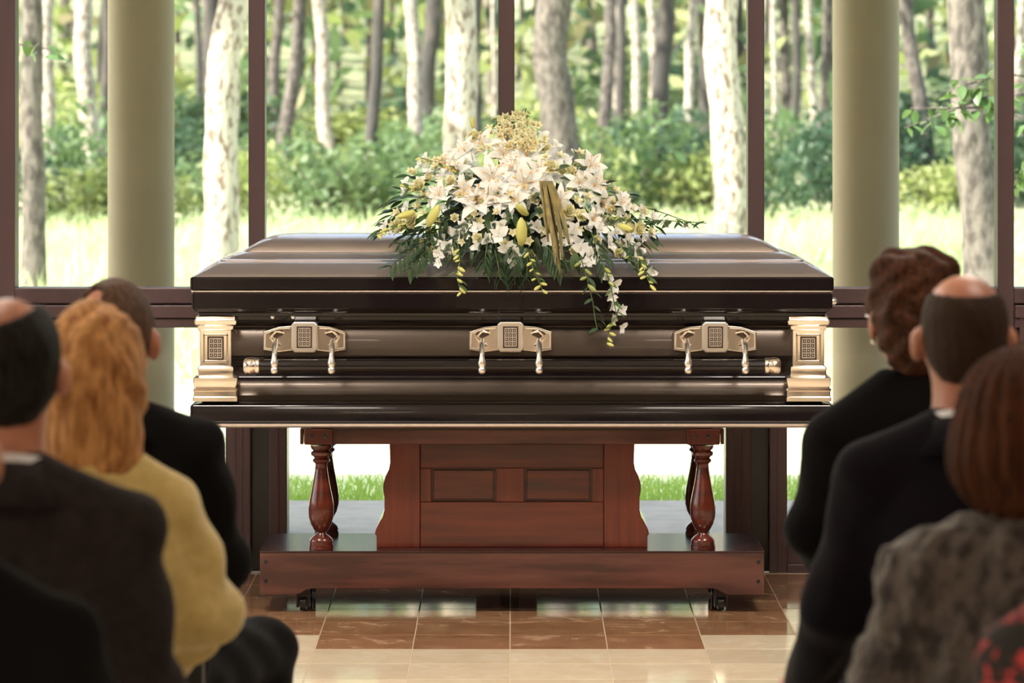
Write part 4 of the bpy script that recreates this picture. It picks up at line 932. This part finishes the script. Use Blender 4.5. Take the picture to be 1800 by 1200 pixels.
def curls(g, head, cz, zh, hy, hw):
    g.ell((0, hy-.014, cz+.012), (hw+.022, .112, .112), .02); g.ell((0, hy-.052, cz-.060), (.066, .062, .065), .04); g.ell((0, hy-.062, cz-.115), (.046, .04, .04), .03)
    g.ell((.045, hy-.01, cz+.07), (.05, .07, .045), .02); g.ell((-.035, hy-.02, cz+.08), (.05, .07, .035), .02)
    g.ell((0, hy+.13, cz-.045), (.13, .095, .115), .015, sub=True)
    for s in (-1, 1): g.ell((s*(hw+.012), hy+.01, cz-.055), (.020, .028, .038), .008, sub=True)
    g.disp(lambda x, y, z: .0055*np.sin(x*75+2*np.sin(z*40))*np.sin(z*70+y*50)+.003*np.sin(y*110+x*90))
def bob(g, head, cz, zh, hy, hw):
    g.ell((0, hy-.012, cz+.008), (hw+.042, .122, .108), .02); g.ell((0, hy-.03, cz-.065), (hw+.058, .110, .085), .05); g.ell((0, hy-.050, cz-.115), (hw+.010, .070, .045), .04)
    g.ell((0, hy+.13, cz-.05), (.070, .10, .13), .02, sub=True)
    g.disp(lambda x, y, z: .0035*np.sin(np.arctan2(y-hy, x)*26+z*9)+.0015*np.sin(np.arctan2(y-hy, x)*61))
def wavy(g, head, cz, zh, hy, hw):
    g.ell((0, hy-.012, cz+.010), (hw+.020, .112, .106), .02); g.ell((0, hy-.035, cz-.065), (hw+.026, .092, .10), .05); g.ell((0, hy-.055, cz-.150), (hw+.018, .068, .075), .05)
    g.ell((.03, hy-.06, cz-.19), (.055, .05, .04), .03); g.ell((-.04, hy-.06, cz-.18), (.05, .05, .04), .03)
    g.ell((0, hy+.14, cz-.06), (.062, .10, .15), .02, sub=True)
    g.disp(lambda x, y, z: +.0032*np.sin(x*60+z*30+3*np.sin(z*22+y*20))+.002*np.sin(x*140-z*60+2*np.sin(z*50)))
H = dict(brown=hairmat('short_brown_hair', (.050, .024, .015), (.11, .062, .040)), crop=hairmat('cropped_brown_grey_hair', (.026, .013, .009), (.055, .030, .021), (60, 60, 60)),
 dark=hairmat('greying_black_hair', (.004, .003, .003), (.022, .020, .018), (40, 40, 6)), blonde=hairmat('wavy_blonde_hair', (.56, .29, .115), (.24, .10, .035), (14, 14, 3)),
 auburn=hairmat('auburn_bob_hair', (.024, .008, .005), (.075, .024, .010), (24, 24, 2)), curly=hairmat('curly_brown_hair', (.026, .009, .005), (.085, .030, .014), (20, 20, 14)), grey=hairmat('grey_hair', (.30, .29, .29), (.15, .14, .14)))
dk = cloth('black_suit_wool', (.005, .0045, .005), sheen=.03); navy = cloth('midnight_suit_wool', (.008, .007, .010), sheen=.05); char = cloth('charcoal_suit_wool', (.026, .021, .022), (.018, .015, .016), sheen=.05); bl2 = cloth('black_jersey', (.004, .004, .0045), sheen=.02)
yel = cloth('butter_yellow_knit', (.60, .47, .20), (.50, .38, .15), 60, .4); twd = mat('grey_boucle', (.085, .070, .066), .95, var=((.022, .018, .020), 42, .44, .62, (1, 1, .6)), bump=('noise', 60, 1, .01, (1, 1, .5)), sheen=.3)
red = mat('black_red_floral', (.010, .009, .010), .85, var=((.40, .035, .045), 34, .56, .60, O3))
def rs(x, y, z): return +.009*np.sin(x*70+z*50+2*np.sin(y*60+z*30))*np.sin(z*95-x*40+y*55)+.004*np.sin(x*150+y*90)*np.sin(z*140)
A = person('man with short brown thinning hair in black suit, front row left, nearest the casket', -.801, 7.7, 1.343, dict(sw=.222, ex=.262, ez=.765, zs=1.045, kx=.27, hair=short((-.035, -.075, .055, (.030, .040, .036))), hairm=H['brown'], topm=dk, botm=dk, collar=(SHIRT, dk), hands=[(-.10, .36, .615), (.12, .36, .615)], yaw=-.15, trap=-.012))
B = person('blonde woman in butter yellow sweater, second row left', -.747, 6.8, 1.350, dict(sw=.190, ex=.245, ez=.80, zs=1.030, fem=1, hairh=.022, hairz=1.02, hair=wavy, hairm=H['blonde'], topm=yel, botm=cloth('tan_skirt', (.10, .07, .05)), skirt=1, top='sweater', e=.022, fold=.007, pad=0, bustl=1, kx=.10, trap=.0))
C_ = person('man with greying black hair and bald crown in charcoal suit, third row left', -.78, 5.9, 1.412, dict(sw=.240, ex=.262, ez=.80, zs=1.088, hair=short((-.02, -.02, .090, (.066, .105, .052)), e=.010), hairm=H['dark'], topm=char, botm=char, collar=(SHIRT, char), trap=-.012))
D_ = person('partly visible grey haired person in black jersey at the lower left corner', -.765, 5.0, 1.37, dict(sw=.235, ex=.262, ez=.78, zs=1.045, hair=short(), hairm=H['grey'], topm=bl2, botm=bl2, pad=0))
E_ = person('woman with short curly brown hair and glasses in black jacket, front row right', .808, 7.7, 1.405, dict(sw=.216, ex=.245, ez=.83, zs=1.065, fem=1, hairh=.030, hair=curls, hairz=1.10, hairm=H['curly'], topm=dk, botm=dk, kx=.12, bustl=1, trap=.02, yaw=.12))
F_ = person('bald man with cropped brown hair in midnight suit, second row right', .806, 6.8, 1.398, dict(sw=.228, ex=.285, ez=.79, zs=1.085, hairh=.002, hair=short((0, .0, .092, (.068, .112, .060)), e=.004), hairm=H['crop'], topm=navy, botm=navy, collar=(SHIRT, navy), hands=[(-.265, .28, .61), (.05, .36, .60)], trap=-.012))
G_ = person('woman with auburn bob in shaggy grey boucle coat, third row right', .80, 5.9, 1.330, dict(sw=.225, ex=.262, ez=.78, zs=1.030, fem=1, hairh=.022, hair=bob, hairz=1.04, hairm=H['auburn'], topm=twd, botm=bl2, skirt=1, top='coat', e=.024, fold=.006, rough=rs, bustl=1, kx=.10, pad=0))
H_ = person('partly visible person in black top with red blossoms at the lower right corner', .815, 5.0, 1.36, dict(sw=.20, ex=.235, ez=.78, zs=1.03, fem=1, hairh=.02, hair=bob, hairz=1.05, hairm=H['dark'], topm=red, botm=bl2, top='blouse', pad=0, bustl=1))
# glasses and an earring of the woman in the front row on the right
b = NB(); cz = E_[3]; hw = E_[4]; pts = []
for s in (-1, 1):
    tube(b, [(s*(hw+.010), .01, cz-.022), (s*(hw+.012), .085, cz-.018), (s*.060, .122, cz-.018)], .0022, 6)
    tube(b, [(s*(.034+.027*math.cos(a*PI/6)), .125, cz-.024+.019*math.sin(a*PI/6)) for a in range(13)], .0022, 6)
tube(b, [(-.010, .127, cz-.020), (.010, .127, cz-.020)], .002, 6)
m_ = bpy.data.meshes.new('glasses'); b.to_mesh(m_); b.free(); m_.materials.append(M['goldlite']); go = E_[2]('glasses', m_)
go.parent = None; go.location = (.808, 7.7, 0); tag(go, 'thin pale metal glasses worn by the curly haired woman', 'glasses')
b = NB(); lathe(b, [(.002, -.005), (.0055, -.002), (.0055, .002), (.002, .005)], (-(hw+.010), .022, cz-.066), 10); m_ = bpy.data.meshes.new('earring'); b.to_mesh(m_); b.free(); m_.materials.append(M['gold']); er = E_[2]('earring', m_)
er.parent = None; er.location = (.808, 7.7, 0); tag(er, 'small gold earring on the left ear of the curly haired woman', 'earring')
for (pp, lb) in ((A, 'front row left under the man in black suit'), (B, 'second row left under the blonde woman'), (C_, 'third row left under the man in charcoal'), (D_, 'fourth row left at the picture corner'), (E_, 'front row right under the curly haired woman'), (F_, 'second row right under the bald man'), (G_, 'third row right under the woman in boucle'), (H_, 'fourth row right at the picture corner')):
    l_ = pp[0].location; chair(l_.x, l_.y, 'low backed black chair, '+lb)
